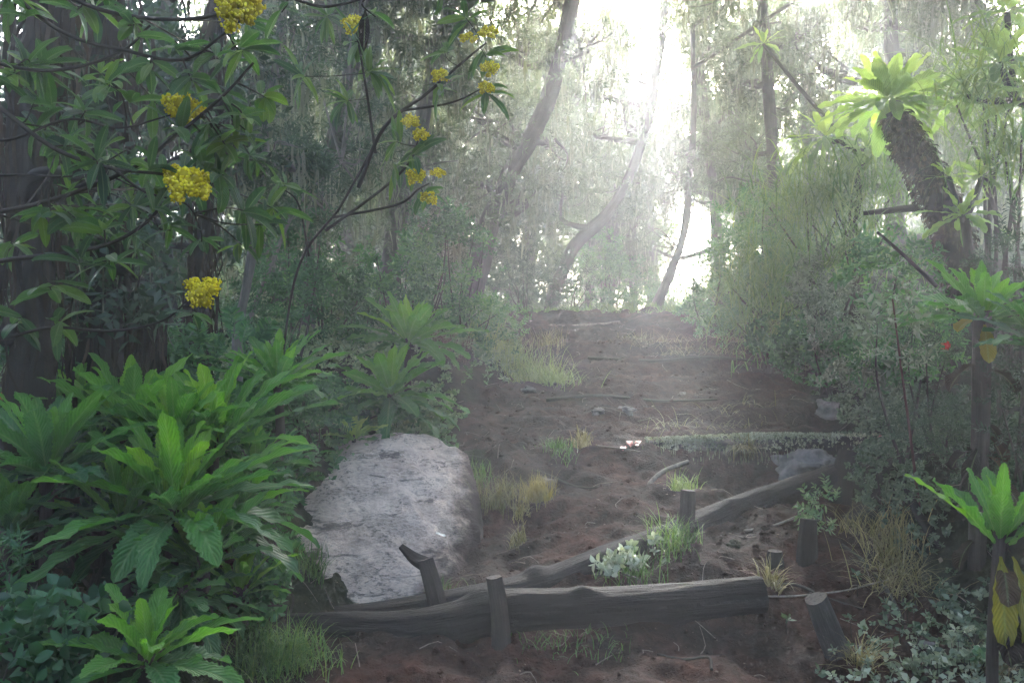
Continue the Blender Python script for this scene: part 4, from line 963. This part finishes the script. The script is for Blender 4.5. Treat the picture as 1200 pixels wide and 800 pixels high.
# centre
tree('grey tree leaning left with arching limbs, just right of centre', [(648, 350), (672, 290), (712, 250), (745, 190), (768, 90), (780, -20)], 15.5, .13, .08,
     [(690, 150, 55, 55), (640, 110, 50, 60), (700, 40, 60, 50), (660, 220, 44, 36), (720, 220, 34, 30)], 55, group=BT)
tree('slim upright hazy tree right of the crest bush', [(742, 350), (741, 280), (746, 200), (735, 90), (730, -20)], 18, .10, .07,
     [(728, 140, 34, 44), (700, 100, 40, 50), (735, 30, 40, 40), (716, 250, 30, 34), (752, 190, 30, 40), (748, 262, 26, 30), (765, 140, 26, 26)], 55, group=BT)
tree('pale forked hazy tree behind the crest', [(690, 350), (693, 290), (684, 210), (668, 120), (660, 0)], 20, .11, .08,
     [(640, 170, 46, 50), (610, 100, 50, 50), (680, 200, 36, 40), (650, 60, 50, 50), (640, 260, 34, 30)], 50, group=BT)
tree('curved thin tree bending right before the sky gap', [(768, 362), (786, 318), (802, 270), (806, 220), (812, 160)], 14.6, .085, .05,
     [(815, 175, 24, 22), (826, 240, 20, 12), (800, 205, 18, 16)], 20, group=BT)
tree('hazy tree over the top right of the sky gap', [(842, 330), (838, 250), (828, 150), (815, 40), (808, -30)], 17, .13, .08,
     [(838, 200, 42, 36), (860, 130, 48, 50), (812, 110, 36, 36), (850, 40, 55, 50), (875, 235, 36, 30), (796, 168, 32, 36), (786, 215, 24, 24), (830, 60, 40, 34), (805, 20, 22, 30), (775, 130, 34, 34), (790, 180, 34, 34), (768, 232, 28, 34), (762, 290, 18, 34), (818, -30, 60, 34)], 50, group=BT)
tree('upright hazy tree right of the sky gap', [(905, 300), (906, 200), (900, 100), (893, -20)], 13.5, .11, .08,
     [(880, 180, 36, 34), (925, 130, 36, 34), (890, 60, 52, 50), (945, 40, 44, 40), (868, 215, 34, 26)], 60, group=BT)
tree('tall dark stem behind the shaggy tree crown', [(1048, 260), (1046, 120), (1044, 20), (1040, -60)], 13, .15, .12,
     [(1000, 30, 55, 40), (1080, 60, 50, 44), (1040, -10, 70, 44), (960, 80, 40, 40), (1100, 150, 40, 44)], 60, group=BT, tint=.6)
tree('pale feathery tree at the right frame edge', [(1165, 330), (1160, 200), (1150, 90), (1140, -40)], 11.8, .09, .06,
     [(1150, 160, 45, 60), (1190, 220, 40, 60), (1120, 30, 50, 45), (1190, 110, 44, 55), (1090, 110, 34, 40)], 90, group=BT, tint=.75, ltint=.8, lsize=1.6)
# far row, faded
FT = 'faded far trees'
for (px, d, lab, cl) in ((560, 23, 'ghostly far tree left of the leaning trunk', [(560, 200, 50, 60), (540, 120, 50, 50), (580, 280, 34, 34)]),
                         (620, 26, 'ghostly far tree over the crest bush', [(620, 180, 44, 60), (640, 90, 44, 50), (600, 250, 34, 34)]),
                         (712, 25, 'ghostly far tree in the bright centre', [(712, 200, 30, 50), (690, 120, 40, 50), (700, 270, 26, 30)]),
                         (765, 27, 'ghostliest far tree at the sky gap', [(752, 290, 30, 24), (738, 250, 24, 28), (738, 180, 18, 26), (840, 150, 26, 40)]),
                         (880, 24, 'ghostly far tree behind the right hedge', [(885, 120, 44, 50), (868, 190, 36, 36), (890, 40, 50, 44)]),
                         (960, 22, 'ghostly far tree above the weeping grass', [(950, 120, 44, 50), (990, 180, 40, 44), (960, 30, 55, 50)]),
                         (1090, 20, 'ghostly far tree behind the shaggy crown', [(1080, 170, 50, 55), (1120, 90, 50, 50), (1060, 40, 60, 44)]),
                         (400, 17, 'ghostly far tree in the left shade', [(400, 200, 60, 70), (360, 90, 60, 60), (420, 290, 50, 44)]),
                         (310, 15.5, 'ghostly far tree behind the pale thin trunk', [(310, 200, 60, 70), (290, 90, 60, 60), (330, 290, 50, 50)]),
                         (480, 19, 'ghostly far tree behind the yellow flowers', [(480, 180, 60, 70), (440, 90, 60, 60), (500, 80, 60, 60)])):
    d = 15 + (d - 15) * .45
    cl = cl + [(px + random.uniform(-55, 55), y_ + random.uniform(-20, 20), random.uniform(34, 56), random.uniform(34, 50)) for y_ in ((-20, 15, 40, 75, 100, 130, 160, 190, 220, 250, 280, 320) if px < 650 else (-20, 20, 50, 80, 110, 140, 170, 220) if px > 800 else (180, 270))]
    cl = [q for q in cl if 1.5 + (400 - q[1] + q[3]) / F * d < 10.2]; top = max(-20, 400 - 8300 / d)
    tree(lab, [(px, 350), (px + random.uniform(-10, 10), 230), (px + random.uniform(-20, 20), (230 + top) / 2), (px + random.uniform(-30, 30), top)], d, .14, .09, cl, 25, size=.38, kind='broad', group=FT, dens=.9)
print('CANOPY LEFT OVER', len(CAN))
# left shade
NT = 'shaggy trees in the left shade'
def shaggy(label, trunk, d, r, clumps, n=300, tint=.2, lich=35, drop=(.25, .8)):
    o = tree(label, trunk, d, r, r * .7, clumps, lich, bark='bark_dark', group=NT, tint=tint, size=.2, kind='broad', ltint=.0, lsize=1.2)
    pts = spline([P(px, py, d) for px, py in trunk], 60); mb = MB()
    pos = pts[rng.integers(0, 60, n)] + rng.normal(0, r * .8, (n, 3)) * [1, 1, .5]
    strands(mb, pos, rng.uniform(drop[0], drop[1], n), rng.uniform(.006, .018, n), .25)
    mb.build('dead_leaf_skirt', M['dead_leaf'], o)
shaggy('black shaggy trunk behind the thin near branches', [(118, 420), (124, 260), (118, 120), (128, -40)], 4.9, .12, [(110, 60, 60, 60), (60, 160, 55, 60), (160, 230, 40, 45), (70, 280, 55, 50), (150, 320, 36, 40)])
shaggy('black leaning trunk at the left frame edge', [(38, 480), (40, 300), (28, 150), (60, -40)], 4.3, .10, [(30, 60, 60, 70), (20, 240, 55, 60), (50, 340, 50, 45), (90, 200, 40, 45)])
shaggy('grey trunk deep behind the hanging yellow flower', [(232, 420), (234, 330), (242, 240), (250, 120), (255, -20)], 6.4, .06, [(240, 60, 60, 50), (200, 160, 45, 50), (280, 150, 40, 44), (170, 90, 50, 50), (215, 290, 34, 40)], tint=.3)
shaggy('shaggy stump-like trunk under the hanging yellow flower', [(172, 440), (170, 390), (168, 340)], 5.2, .07, [], 160)
shaggy('far shaded tree filling the left background', [(200, 420), (180, 250), (190, 100), (200, -40)], 8.2, .10, [(200, 280, 60, 60), (150, 200, 60, 60), (90, 250, 60, 70), (100, 120, 70, 70), (210, 100, 60, 60), (40, 330, 60, 60), (250, 230, 44, 50), (30, 60, 80, 80), (40, 190, 80, 80), (130, 30, 80, 60), (20, 300, 70, 60), (-40, 130, 70, 110), (160, 330, 60, 50)], tint=.2)

# trees added out of view around the camera to shade the near trail
for (x, y, lab) in ((-3.6, .8, 'broad dark tree at the left, its crown spreading over the near trail'), (3.9, 1.6, 'broad dark tree at the right, its crown spreading over the near trail'), (-2.6, -3.5, 'dark tree left of the trail further down'), (3.2, -4.2, 'dark tree right of the trail further down'), (5.8, 4.2, 'tall tree on the right bank beyond the frame'), (-5.5, 4.8, 'tall tree on the left bank beyond the frame')):
    z0 = h(x, y); o = thing('heath_tree', lab, 'tree', (x, y, z0 - .1), 'dark trees around the near trail')
    mt = MB(); mc = MB()
    tx = x * .75
    path = tube(mt, [(x, y, z0 - .1), (x * .97, y + .1, z0 + 2.2), (x * .88, y + .2, z0 + 4.2), (tx, y + .3, z0 + 6.5)], [.20, .15, .11, .06], 40, 12, .2, 1.5, True)
    for k in range(3):
        c = np.array([tx * .75 + random.uniform(-2.2, 2.2), y + random.uniform(-2.2, 2.0), z0 + random.uniform(4.6, 7.2)])
        p, q = clump_pts(c, (1.2, 1.2, .7), 300, -.15, .3, 1.2, k)
        sprigs(mc, p, q + [0, 0, -.3] + rng.normal(0, .45, q.shape), rng.uniform(.25, .45, len(p)), 'broad', np.clip(rng.normal(.4, .15, len(p)), 0, 1))
        i = np.argmin(((path - c) ** 2).sum(1) + 3 * np.maximum(0, path[:, 2] - c[2]) ** 2)
        tube(mt, [path[i], (path[i] + c) / 2 - [0, 0, .15], c], [.05, .015], 14, 6, .1, 0, False)
        for e in p[:14]: tube(mt, [c * .8 + path[i] * .2, (c + e) / 2, e], [.014, .004], 8, 4, 0, 0, False)
    mt.build('trunk', M['bark'], o); mc.build('crown', M['heath'], o)

# ------------------------------------------------------------------ flowering shrubs
def flower_head(parent, c, R, face=(0, -.5, .6), nf=130, tint=.5):
    mb = MB(); face = np.asarray(face, float); face /= np.linalg.norm(face)
    ph = (1 + 5 ** .5) / 2
    iv = np.array([(-1, ph, 0), (1, ph, 0), (-1, -ph, 0), (1, -ph, 0), (0, -1, ph), (0, 1, ph), (0, -1, -ph), (0, 1, -ph), (ph, 0, -1), (ph, 0, 1), (-ph, 0, -1), (-ph, 0, 1)]) / 1.9
    fi = np.array([(0, 11, 5), (0, 5, 1), (0, 1, 7), (0, 7, 10), (0, 10, 11), (1, 5, 9), (5, 11, 4), (11, 10, 2), (10, 7, 6), (7, 1, 8), (3, 9, 4), (3, 4, 2), (3, 2, 6), (3, 6, 8), (3, 8, 9), (4, 9, 5), (2, 4, 11), (6, 2, 10), (8, 6, 7), (9, 8, 1)])
    A = np.cross(face, [0, 0, 1.]); A /= np.linalg.norm(A) + 1e-6; B = np.cross(A, face)
    u = np.linspace(.05, PI - .05, 7); v = np.linspace(0, 2 * PI, 10, endpoint=False); U_, V_ = np.meshgrid(u, v, indexing='ij')
    dd = np.stack([np.sin(U_) * np.cos(V_), np.sin(U_) * np.sin(V_), np.cos(U_)], -1)
    el = random.uniform(.75, 1.05); ns = random.randint(9, 13)
    for k in range(ns):
        a = k * 2.4 + random.uniform(-.3, .3); q = math.sqrt((k + .5) / ns) * .82
        sc_ = c + R * (q * math.cos(a) * A + el * q * math.sin(a) * B + face * (.55 * (1 - q * q) + random.uniform(-.14, .14)))
        r = R * random.uniform(.26, .40); tk = random.gauss(0, .16)
        mb.grid(sc_ + r * .8 * dd, None, .1, True)
        for i in range(int(nf / ns)):
            d = rng.normal(size=3); d /= np.linalg.norm(d)
            if d @ face < -.5: continue
            mb.add(sc_ + r * d * rng.uniform(.8, 1.15) + iv * R * rng.uniform(.05, .085), fi, None, float(np.clip(.45 + tk + .3 * (d @ face) + rng.normal(0, .17), 0, 1)))
    mb.build('flower_head', M['yellow'], parent)
def whorl(mb, c, D, n, L, W, tint=.5, spread=.9, droop=.5):
    D = np.asarray(D, float); D /= np.linalg.norm(D)
    for i in range(n):
        a = i * 2.4 + random.uniform(-.3, .3)
        S = np.cross(D, [0, 0, 1.]); S /= np.linalg.norm(S) + 1e-6; U = np.cross(S, D)
        v = D * random.uniform(.1, 1.) * (1.3 - spread) + (math.cos(a) * S + math.sin(a) * U) * spread * random.uniform(.6, 1.1)
        az = math.atan2(v[1], v[0]); el = math.atan2(v[2], math.hypot(v[0], v[1])) 
        big_leaf(mb, c - D * random.uniform(0, .5) * L * .5, az, el, L * random.uniform(.55, 1.15), W * random.uniform(.75, 1.15), droop * random.uniform(.4, 1.6), random.uniform(.15, .5), .015, float(np.clip(tint + random.gauss(0, .2), 0, 1)), 12, .03, random.gauss(0, .5), .7, .75, .10, 0, random.gauss(0, .4))
def flower_shrub(label, base, stem, branches, whorls, heads, rs, rb, L, W, cat='flowering shrub', tint=.45, nw=8):
    o = thing('yellow_flowered_shrub', label, cat, base)
    mb = MB()
    if stem is not None: tube(mb, stem, rs, 40, 10, .15, 1.2, True, seed=8)
    bp = []
    for b in branches:
        pth = tube(mb, b[:-1], [b[-1], b[-1] * .45], 34, 7, .15, 0, False, seed=len(bp)); bp.append(pth)
    allb = np.vstack(bp)
    ml = MB()
    for w in whorls:
        c = w[0]; i = np.argmin(((allb - c) ** 2).sum(1)); q = allb[i]
        if np.linalg.norm(q - c) > .02: tube(mb, [q, (q + c) / 2 + rng.normal(0, .015, 3), c], [rb * .6, rb * .35], 8, 5, 0, 0, False)
        D = w[1] if len(w) > 1 and w[1] is not None else (c - q if np.linalg.norm(c - q) > .03 else rng.normal(0, 1, 3))
        k = w[2] if len(w) > 2 else nw
        whorl(ml, c, D, k, L * (w[3] if len(w) > 3 else 1), W * (w[3] if len(w) > 3 else 1), w[4] if len(w) > 4 else tint)
    mb.build('branches', M['twig'], o); ml.build('foliage', M['lance'], o)
    for (c, R, fc) in heads:
        i = np.argmin(((allb - c) ** 2).sum(1)); q = allb[i]
        if np.linalg.norm(q - c) > R:
            pass
        flower_head(o, c, R, fc, int(520 if c[1] < 3 else 300))
    return o
def Q(px, py, d=2.3): return P(px, py, d)
st = [np.array([-1.75, 2.6, h(-1.75, 2.6) - .1]), np.array([-1.72, 2.5, 1.2]), np.array([-1.62, 2.45, 2.0]), np.array([-1.45, 2.4, 2.9])]
flower_shrub('near shrub with long dark branches and yellow flower heads at top left', st[0], st,
    [(Q(-110, 60), Q(-20, 112), Q(60, 172), Q(125, 196), Q(180, 203), Q(231, 208), 0.0079),
     (Q(-90, 260, 2.45), Q(40, 240, 2.4), Q(150, 200, 2.35), Q(205, 160, 2.3), Q(262, 112, 2.28), Q(297, 74, 2.25), 0.0072),
     (Q(-100, 330), Q(0, 306), Q(70, 298), Q(130, 285), Q(170, 262), Q(192, 238), 0.0079),
     (Q(-100, 420), Q(0, 398), Q(60, 384), Q(130, 388), Q(190, 376), Q(222, 350), 0.0058),
     (Q(-110, -60), Q(40, -20), Q(130, 15), Q(230, 22), Q(320, -4), Q(380, 8), Q(440, -6), 0.0072),
     (Q(-60, -80), Q(60, 30), Q(150, 60), Q(215, 70), Q(262, 40), Q(290, 16), 0.0065),
     (Q(-100, 40), Q(0, 75), Q(70, 82), Q(140, 62), Q(176, 30), 0.0065),
     (Q(130, 196), Q(170, 225), Q(212, 236), Q(228, 250), 0.0043),
     (Q(-90, 150), Q(0, 165), Q(80, 140), Q(140, 150), Q(200, 135), 0.0050),
     (Q(-80, 210), Q(20, 205), Q(90, 205), Q(150, 175), 0.0043)],
    [(Q(150, 30), None, 8), (Q(205, 48), None, 9), (Q(250, 62), None, 9), (Q(285, 60), None, 8), (Q(90, 15), None, 6), (Q(30, 10), None, 6), (Q(176, 82), None, 7), (Q(225, 95), None, 8),
     (Q(262, 118), None, 8), (Q(285, 140), None, 7), (Q(248, 150), None, 8), (Q(205, 150), None, 7), (Q(180, 195), None, 8), (Q(240, 190), None, 9), (Q(262, 205), None, 7), (Q(228, 225), None, 8),
     (Q(190, 245), None, 7), (Q(118, 262), None, 7), (Q(95, 300), None, 8), (Q(60, 340), None, 7), (Q(75, 380), None, 6), (Q(225, 372), (0, -.2, -1), 5, .8), (Q(200, 270), (.1, -.2, -1), 5, .8),
     (Q(128, 310), None, 7), (Q(40, 120), None, 5), (Q(100, 130), None, 6), (Q(295, 158), (1, 0, .1), 6, .7), (Q(20, 380), None, 6), (Q(330, 15), (.3, -.1, -1), 4, .8), (Q(440, 20), (.4, -.1, -1), 3, .8), (Q(515, -10, 2.4), (0, 0, -1), 2, .8),
     *[(Q(random.uniform(10, 325), random.uniform(-20, 300) , random.uniform(2.2, 3.0)), None, 8, random.uniform(.7, 1.2), random.uniform(.2, .7)) for _ in range(48)],
     (Q(110, 205), None, 6), (Q(60, 250), None, 6), (Q(150, 110), None, 6)],
    [(Q(282, 16, 2.2), .060, (0, -.8, .2)), (Q(214, 132, 2.35), .054, (.3, -.7, .3)), (Q(221, 222, 2.22), .060, (.5, -.7, .4)), (Q(238, 345, 2.25), .048, (.2, -.7, .5)), (Q(296, -8, 2.2), .045, (0, -.8, .2)), (Q(205, 205, 2.3), .03, (.0, -.7, .5))],
    [.06, .05, .035], .005, .108, .030)
D2 = 5.0
flower_shrub('farther shrub with hazy yellow flower heads above the shaded bank', GD(318, 6.0), [GD(318, 6.0, .1), P(345, 330, 5.7), P(400, 240, 5.3), P(450, 150, 5.1)],
    [(P(420, 220, 5.2), P(450, 150, 5.1), P(500, 110, 5), P(540, 75, 5), P(570, 50, 4.95), .013),
     (P(382, 270, 5.4), P(450, 220, 5.1), P(480, 190, 5), P(490, 165, 5), .010),
     (P(390, 255, 5.35), P(465, 240, 5.1), P(490, 222, 5), P(503, 215, 5), .009),
     (P(440, 180, 5.2), P(430, 110, 5.1), P(420, 50, 5), P(414, 20, 5), .010),
     (P(362, 300, 5.6), P(350, 240, 5.4), P(330, 220, 5.4), .008), (P(470, 130, 5.1), P(530, 120, 5), P(572, 100, 4.95), .008)],
    [(P(572, 68, 5), None, 12), (P(520, 105, 5), None, 12), (P(440, 82, 5.1), None, 16, 1.3), (P(572, 112, 5), None, 10), (P(462, 165, 5), None, 12), (P(490, 185, 5), None, 12), (P(500, 232, 5), None, 10),
     (P(412, 50, 5), None, 12), (P(470, 195, 5), None, 10), (P(520, 55, 5), None, 10), (P(545, 20, 5), None, 10), (P(380, 20, 5.2), None, 12), (P(350, 90, 5.3), None, 12), (P(400, 120, 5.2), None, 12), (P(335, 215, 5.4), None, 10)],
    [(P(549, 48, 4.95), .052, (0, -.8, .5)), (P(574, 41, 4.95), .062, (0, -.8, .5)), (P(516, 91, 4.95), .055, (0, -.8, .4)), (P(574, 84, 4.95), .062, (0, -.8, .5)), (P(570, 105, 4.95), .05, (0, -.8, .3)),
     (P(481, 145, 4.95), .058, (0, -.8, .5)), (P(493, 160, 4.95), .05, (0, -.8, .5)), (P(488, 209, 4.95), .062, (0, -.8, .5)), (P(513, 205, 4.95), .045, (0, -.8, .5)), (P(503, 234, 4.95), .055, (0, -.8, .4)), (P(414, 31, 4.95), .07, (0, -.8, .4))],
    [.009, .008, .007], .005, .21, .04, tint=.6)
o = thing('dead_leaf', 'shrivelled dark leaf dangling from the near branch at top', 'leaf', Q(428, 10))
mb = MB(); big_leaf(mb, Q(428, 12), -1.5, -1.35, .13, .03, -.2, .9, .03, .2, 14, .12, 0, .9, .7); mb.build('leaf_blade', M['dead_leaf'], o)

# ------------------------------------------------------------------ ground cover and litter (uncountable)
def scatter(n, x0, x1, y0, y1, dens):
    x = rng.uniform(x0, x1, n); y = rng.uniform(y0, y1, n); k = rng.uniform(0, 1, n) < dens(x, y)
    x, y = x[k], y[k]; return np.stack([x, y, H(x, y)], -1)
def offp(x, y):
    xl, xr = trail_edges(y); return np.maximum(xl - x, x - xr) + .16 * fbm(x * 1.1, y * 1.1, 3, 3)
def stuff(name, mat, label, cat, builder):
    mb = MB(); builder(mb); ob = mb.build(name, M[mat]); tag(ob, label, cat, kind='stuff')
def b_cover(mb):
    p = scatter(34000, -6, .6, 3.4, 14, lambda x, y: sstep(-.02, .3, offp(x, y)) * (.35 + .65 * (fbm(x * 1.3, y * 1.3, 61, 3) > -.2)) * sstep(5.6, 6.4, y + .0 * x))
    sprigs(mb, p + [0, 0, .01], np.tile([0, 0, 1.], (len(p), 1)) + rng.normal(0, .35, (len(p), 3)), rng.uniform(.035, .10, len(p)), 'round', np.clip(.6 + .35 * fbm(p[:, 0] * 2, p[:, 1] * 2, 62, 2), 0, 1))
stuff('ground_cover', 'cover', 'low small-leaved herbs carpeting the left bank', 'ground cover', b_cover)
def b_cover2(mb):
    p = scatter(16000, 1.9, 7, 3.3, 14, lambda x, y: sstep(.0, .4, offp(x, y)) * (fbm(x * 1.6, y * 1.6, 64, 3) > -.05))
    sprigs(mb, p + [0, 0, .01], np.tile([0, 0, 1.], (len(p), 1)) + rng.normal(0, .4, (len(p), 3)), rng.uniform(.03, .075, len(p)), 'round', np.clip(.4 + .35 * fbm(p[:, 0] * 2, p[:, 1] * 2, 62, 2), 0, 1))
stuff('ground_cover', 'shrub_grey', 'sparse pale herbs growing on the right bank', 'ground cover', b_cover2)
def b_litter(mb):
    p = scatter(16000, -4, 5, 3.2, 14, lambda x, y: .25 + .75 * sstep(-.5, .3, offp(x, y)))
    n = len(p); D = rng.normal(0, 1, (n, 3)) * [1, 1, .25]
    sz = rng.uniform(.008, .03, n) * (1 + .6 * (rng.uniform(0, 1, n) > .93))
    for a in range(0, n): pass
    R = basis(D, rng.normal(0, .4, n)); T = np.array([[0, 0, 0], [.5, .3, .05], [1, 0, -.05], [.5, -.3, .05]])
    V = (p + [0, 0, .006])[:, None] + sz[:, None, None] * np.einsum('nij,kj->nki', R, T)
    mb.add(V.reshape(-1, 3), np.arange(n * 4).reshape(-1, 4), None, np.repeat(np.clip(rng.normal(.4, .28, n), 0, 1), 4))
stuff('leaf_litter', 'litter', 'dead leaf crumbs strewn over the trail and banks', 'leaf litter', b_litter)
def b_twigs(mb):
    p = scatter(520, -1.5, 4, 3.3, 12.5, lambda x, y: .5 + .5 * (fbm(x * 2, y * 2, 68, 2) > 0))
    for q in p:
        a = rng.uniform(0, 6.28); L = rng.uniform(.05, .22); d = np.array([math.cos(a), math.sin(a), 0]) * L
        e = q + d; m = q + d * .5 + rng.normal(0, .015, 3) * [1, 1, 0]
        e[2] = h(e[0], e[1]) + .006; m[2] = h(m[0], m[1]) + .012
        tube(mb, [q + [0, 0, .006], m, e], [.003, .0015], 5, 4, 0, 0, False)
stuff('fallen_twigs', 'twig_pale', 'fine dry twigs and roots lying on the trail', 'twigs', b_twigs)
def b_clods(mb):
    p = scatter(6000, -1.6, 4, 3.2, 12, lambda x, y: sstep(.15, -.1, offp(x, y)) * (.25 + .75 * (fbm(x * 1.5, y * 1.5, 71, 3) > 0)))
    iv = np.array([(0, 0, 1), (.9, 0, .1), (.25, .85, -.1), (-.75, .5, .1), (-.7, -.55, -.1), (.3, -.85, .1), (0, 0, -.8)])
    fi = np.array([(0, 1, 2), (0, 2, 3), (0, 3, 4), (0, 4, 5), (0, 5, 1), (6, 2, 1), (6, 3, 2), (6, 4, 3), (6, 5, 4), (6, 1, 5)])
    n = len(p); sz = .006 + .022 * rng.uniform(0, 1, n) ** 3
    V = (p + [0, 0, .002])[:, None] + sz[:, None, None] * iv[None] * rng.uniform(.6, 1.3, (n, 7, 3)) * [1.2, 1.2, .8]
    mb.add(V.reshape(-1, 3), (fi[None] + 7 * np.arange(n)[:, None, None]).reshape(-1, 3))
mb = MB(); b_clods(mb); tag(mb.build('soil_clods', M['soil'], extra={'trail': np.ones(mb.n)}), 'loose crumbs of dark soil on the trail', 'soil', kind='stuff')
def b_wood(mb):
    for px, lo, hi, dens in [(x, -60, 385, 1.) for x in range(200, 700, 46)] + [(x, 20, 300, .75) for x in (712, 742)] + [(x, 120, 220, .5) for x in (775, 838)] + [(x, 90, 330, .8) for x in (870, 900)] + [(x, 280, 385, .8) for x in (700, 730, 760)] + [(x, -60, 350, 1.) for x in range(930, 1290, 50)]:
        for py in range(lo, hi, 44):
            d = rng.uniform(23, 31); c = P(px + rng.uniform(-22, 22), py + rng.uniform(-22, 22), d); r = rng.uniform(26, 46) / F * d
            if c[2] + r > 9.3: continue
            if 575 < px < 640 and 240 < py < 320 and rng.uniform() < .7: continue
            p, q = clump_pts(c, (r, r * .9, r), int(95 * dens), -.15, .1, 1.1, int(px + py))
            sprigs(mb, p, q + [0, 0, -.5] + rng.normal(0, .45, q.shape), rng.uniform(.30, .62, len(p)), 'broad', np.clip(rng.normal(.45, .15, len(p)), 0, 1))
    for px in list(range(210, 700, 40)) + [728, 880] + list(range(930, 1290, 44)):
        d = rng.uniform(22, 31); k = rng.uniform(-40, 40)
        tube(mb, [GD(px, d, .2), P(px + k * .4, 270, d), P(px + k, 400 - 7600 / d, d)], [rng.uniform(.08, .16), .05], 16, 6, .2, 0, False, .1)
stuff('far_wood', 'lichen_mist', 'pale misty wood closing the view behind the trail crest', 'wood', b_wood)
def b_shade_thicket(mb):  # undergrowth ring added outside the frame to cut skylight from sides and rear
    n = 15000; a = rng.uniform(math.radians(118), math.radians(422), n); r = rng.uniform(5.2, 7.6, n)
    x = r * np.cos(a) * .95; y = 1.0 + r * np.sin(a); k = (abs(x) > .66 * y + .9); x, y = x[k], y[k]
    z = H(x, y) + rng.uniform(0, 1, len(x)) ** 1.1 * 6.0; p = np.stack([x, y, z], -1); p = p[fbm(x * .7 + y * .5, z * .7 + y * .4, 301, 3) > -.25]
    sprigs(mb, p, rng.normal(0, 1, (len(p), 3)) + [0, 0, -.2], rng.uniform(.3, .55, len(p)), 'broad', np.clip(rng.normal(.35, .15, len(p)), 0, 1))
    for q in p[::60]: tube(mb, [np.array([q[0] + rng.normal(0, .2), q[1] + rng.normal(0, .2), h(q[0], q[1]) - .1]), q * [1, 1, .5] + rng.normal(0, .1, 3), q], [.03, .01], 10, 5, .1, 0, False, .1)
stuff('thicket', 'heath', 'dense dark undergrowth on both sides of the near trail', 'thicket', b_shade_thicket)
def b_far(mb):
    p = scatter(9000, -7, 9, 13.8, 22, lambda x, y: np.full(len(x), .8))
    sprigs(mb, p, np.tile([0, 0, 1.], (len(p), 1)) + rng.normal(0, .4, (len(p), 3)), rng.uniform(.08, .22, len(p)), 'blade', .5)
stuff('ground_cover', 'grass', 'low hazy growth behind the trail crest', 'ground cover', b_far)

# ------------------------------------------------------------------ haze, sky, sun, camera
me = bpy.data.meshes.new('haze')
x0, x1, y0, y1, z0, z1 = -47., 47., -14., 62., -1.6, 11.0
me.from_pydata([(x, y, z) for x in (x0, x1) for y in (y0, y1) for z in (z0, z1)], [], [(0, 1, 3, 2), (4, 6, 7, 5), (0, 4, 5, 1), (2, 3, 7, 6), (0, 2, 6, 4), (1, 5, 7, 3)])
hz = bpy.data.objects.new('haze', me); C.objects.link(hz); tag(hz, 'bright mist filling the forest', 'haze', kind='stuff')
m, nt = newmat('haze_air')
vol = nt.nodes.new('ShaderNodeVolumePrincipled'); vol.inputs['Density'].default_value = HAZE
vol.inputs['Color'].default_value = (.92, .95, 1., 1); vol.inputs['Anisotropy'].default_value = .62
om = nt.nodes.new('ShaderNodeOutputMaterial'); nt.links.new(vol.outputs[0], om.inputs['Volume']); me.materials.append(m)

az, el = math.radians(SUN_AZ), math.radians(SUN_EL)
w = bpy.data.worlds.new('World'); sc.world = w; w.use_nodes = True
nt = w.node_tree; nt.nodes.clear()
sky = nt.nodes.new('ShaderNodeTexSky'); sky.sky_type = 'NISHITA'; sky.sun_disc = False; sky.sun_elevation = el; sky.sun_rotation = az
sky.altitude = 0; sky.air_density = 1.; sky.dust_density = 6.; sky.ozone_density = 1.
bg = nt.nodes.new('ShaderNodeBackground'); bg.inputs['Strength'].default_value = SKY_STR
ow = nt.nodes.new('ShaderNodeOutputWorld'); nt.links.new(sky.outputs[0], bg.inputs['Color']); nt.links.new(bg.outputs[0], ow.inputs['Surface'])
S = Vector((math.sin(az) * math.cos(el), math.cos(az) * math.cos(el), math.sin(el)))
print('MAXZ', sorted([(round(max((o.matrix_world @ Vector(b))[2] for b in o.bound_box), 2), o.parent['label'] if o.parent else o.name) for o in C.objects if o.type == 'MESH' and o.name != 'haze'], reverse=True)[:4]) if 0 else None
sl = bpy.data.lights.new('sun', 'SUN'); sl.energy = SUN_STR; sl.angle = math.radians(SUN_ANG); sl.color = (1., .975, .95)
so = bpy.data.objects.new('sun', sl); C.objects.link(so); so.rotation_euler = S.to_track_quat('Z', 'Y').to_euler()
cam = bpy.data.cameras.new('camera'); cam.sensor_width = 36; cam.lens = 30; cam.clip_end = 500; cam.clip_start = .05
co = bpy.data.objects.new('camera', cam); C.objects.link(co); co.location = tuple(CAM); co.rotation_euler = (PI / 2, 0, 0); sc.camera = co
vs = sc.view_settings; vs.view_transform = 'Standard'; vs.look = 'None'; vs.exposure = EXPO; vs.gamma = 1; vs.use_curve_mapping = False
cy = sc.cycles; cy.max_bounces = 7; cy.diffuse_bounces = 3; cy.glossy_bounces = 2; cy.transmission_bounces = 4; cy.transparent_max_bounces = 8; cy.volume_bounces = 2
cy.use_denoising = True; cy.sample_clamp_indirect = 6; cy.use_adaptive_sampling = True; cy.adaptive_threshold = .01; cy.caustics_reflective = False; cy.caustics_refractive = False
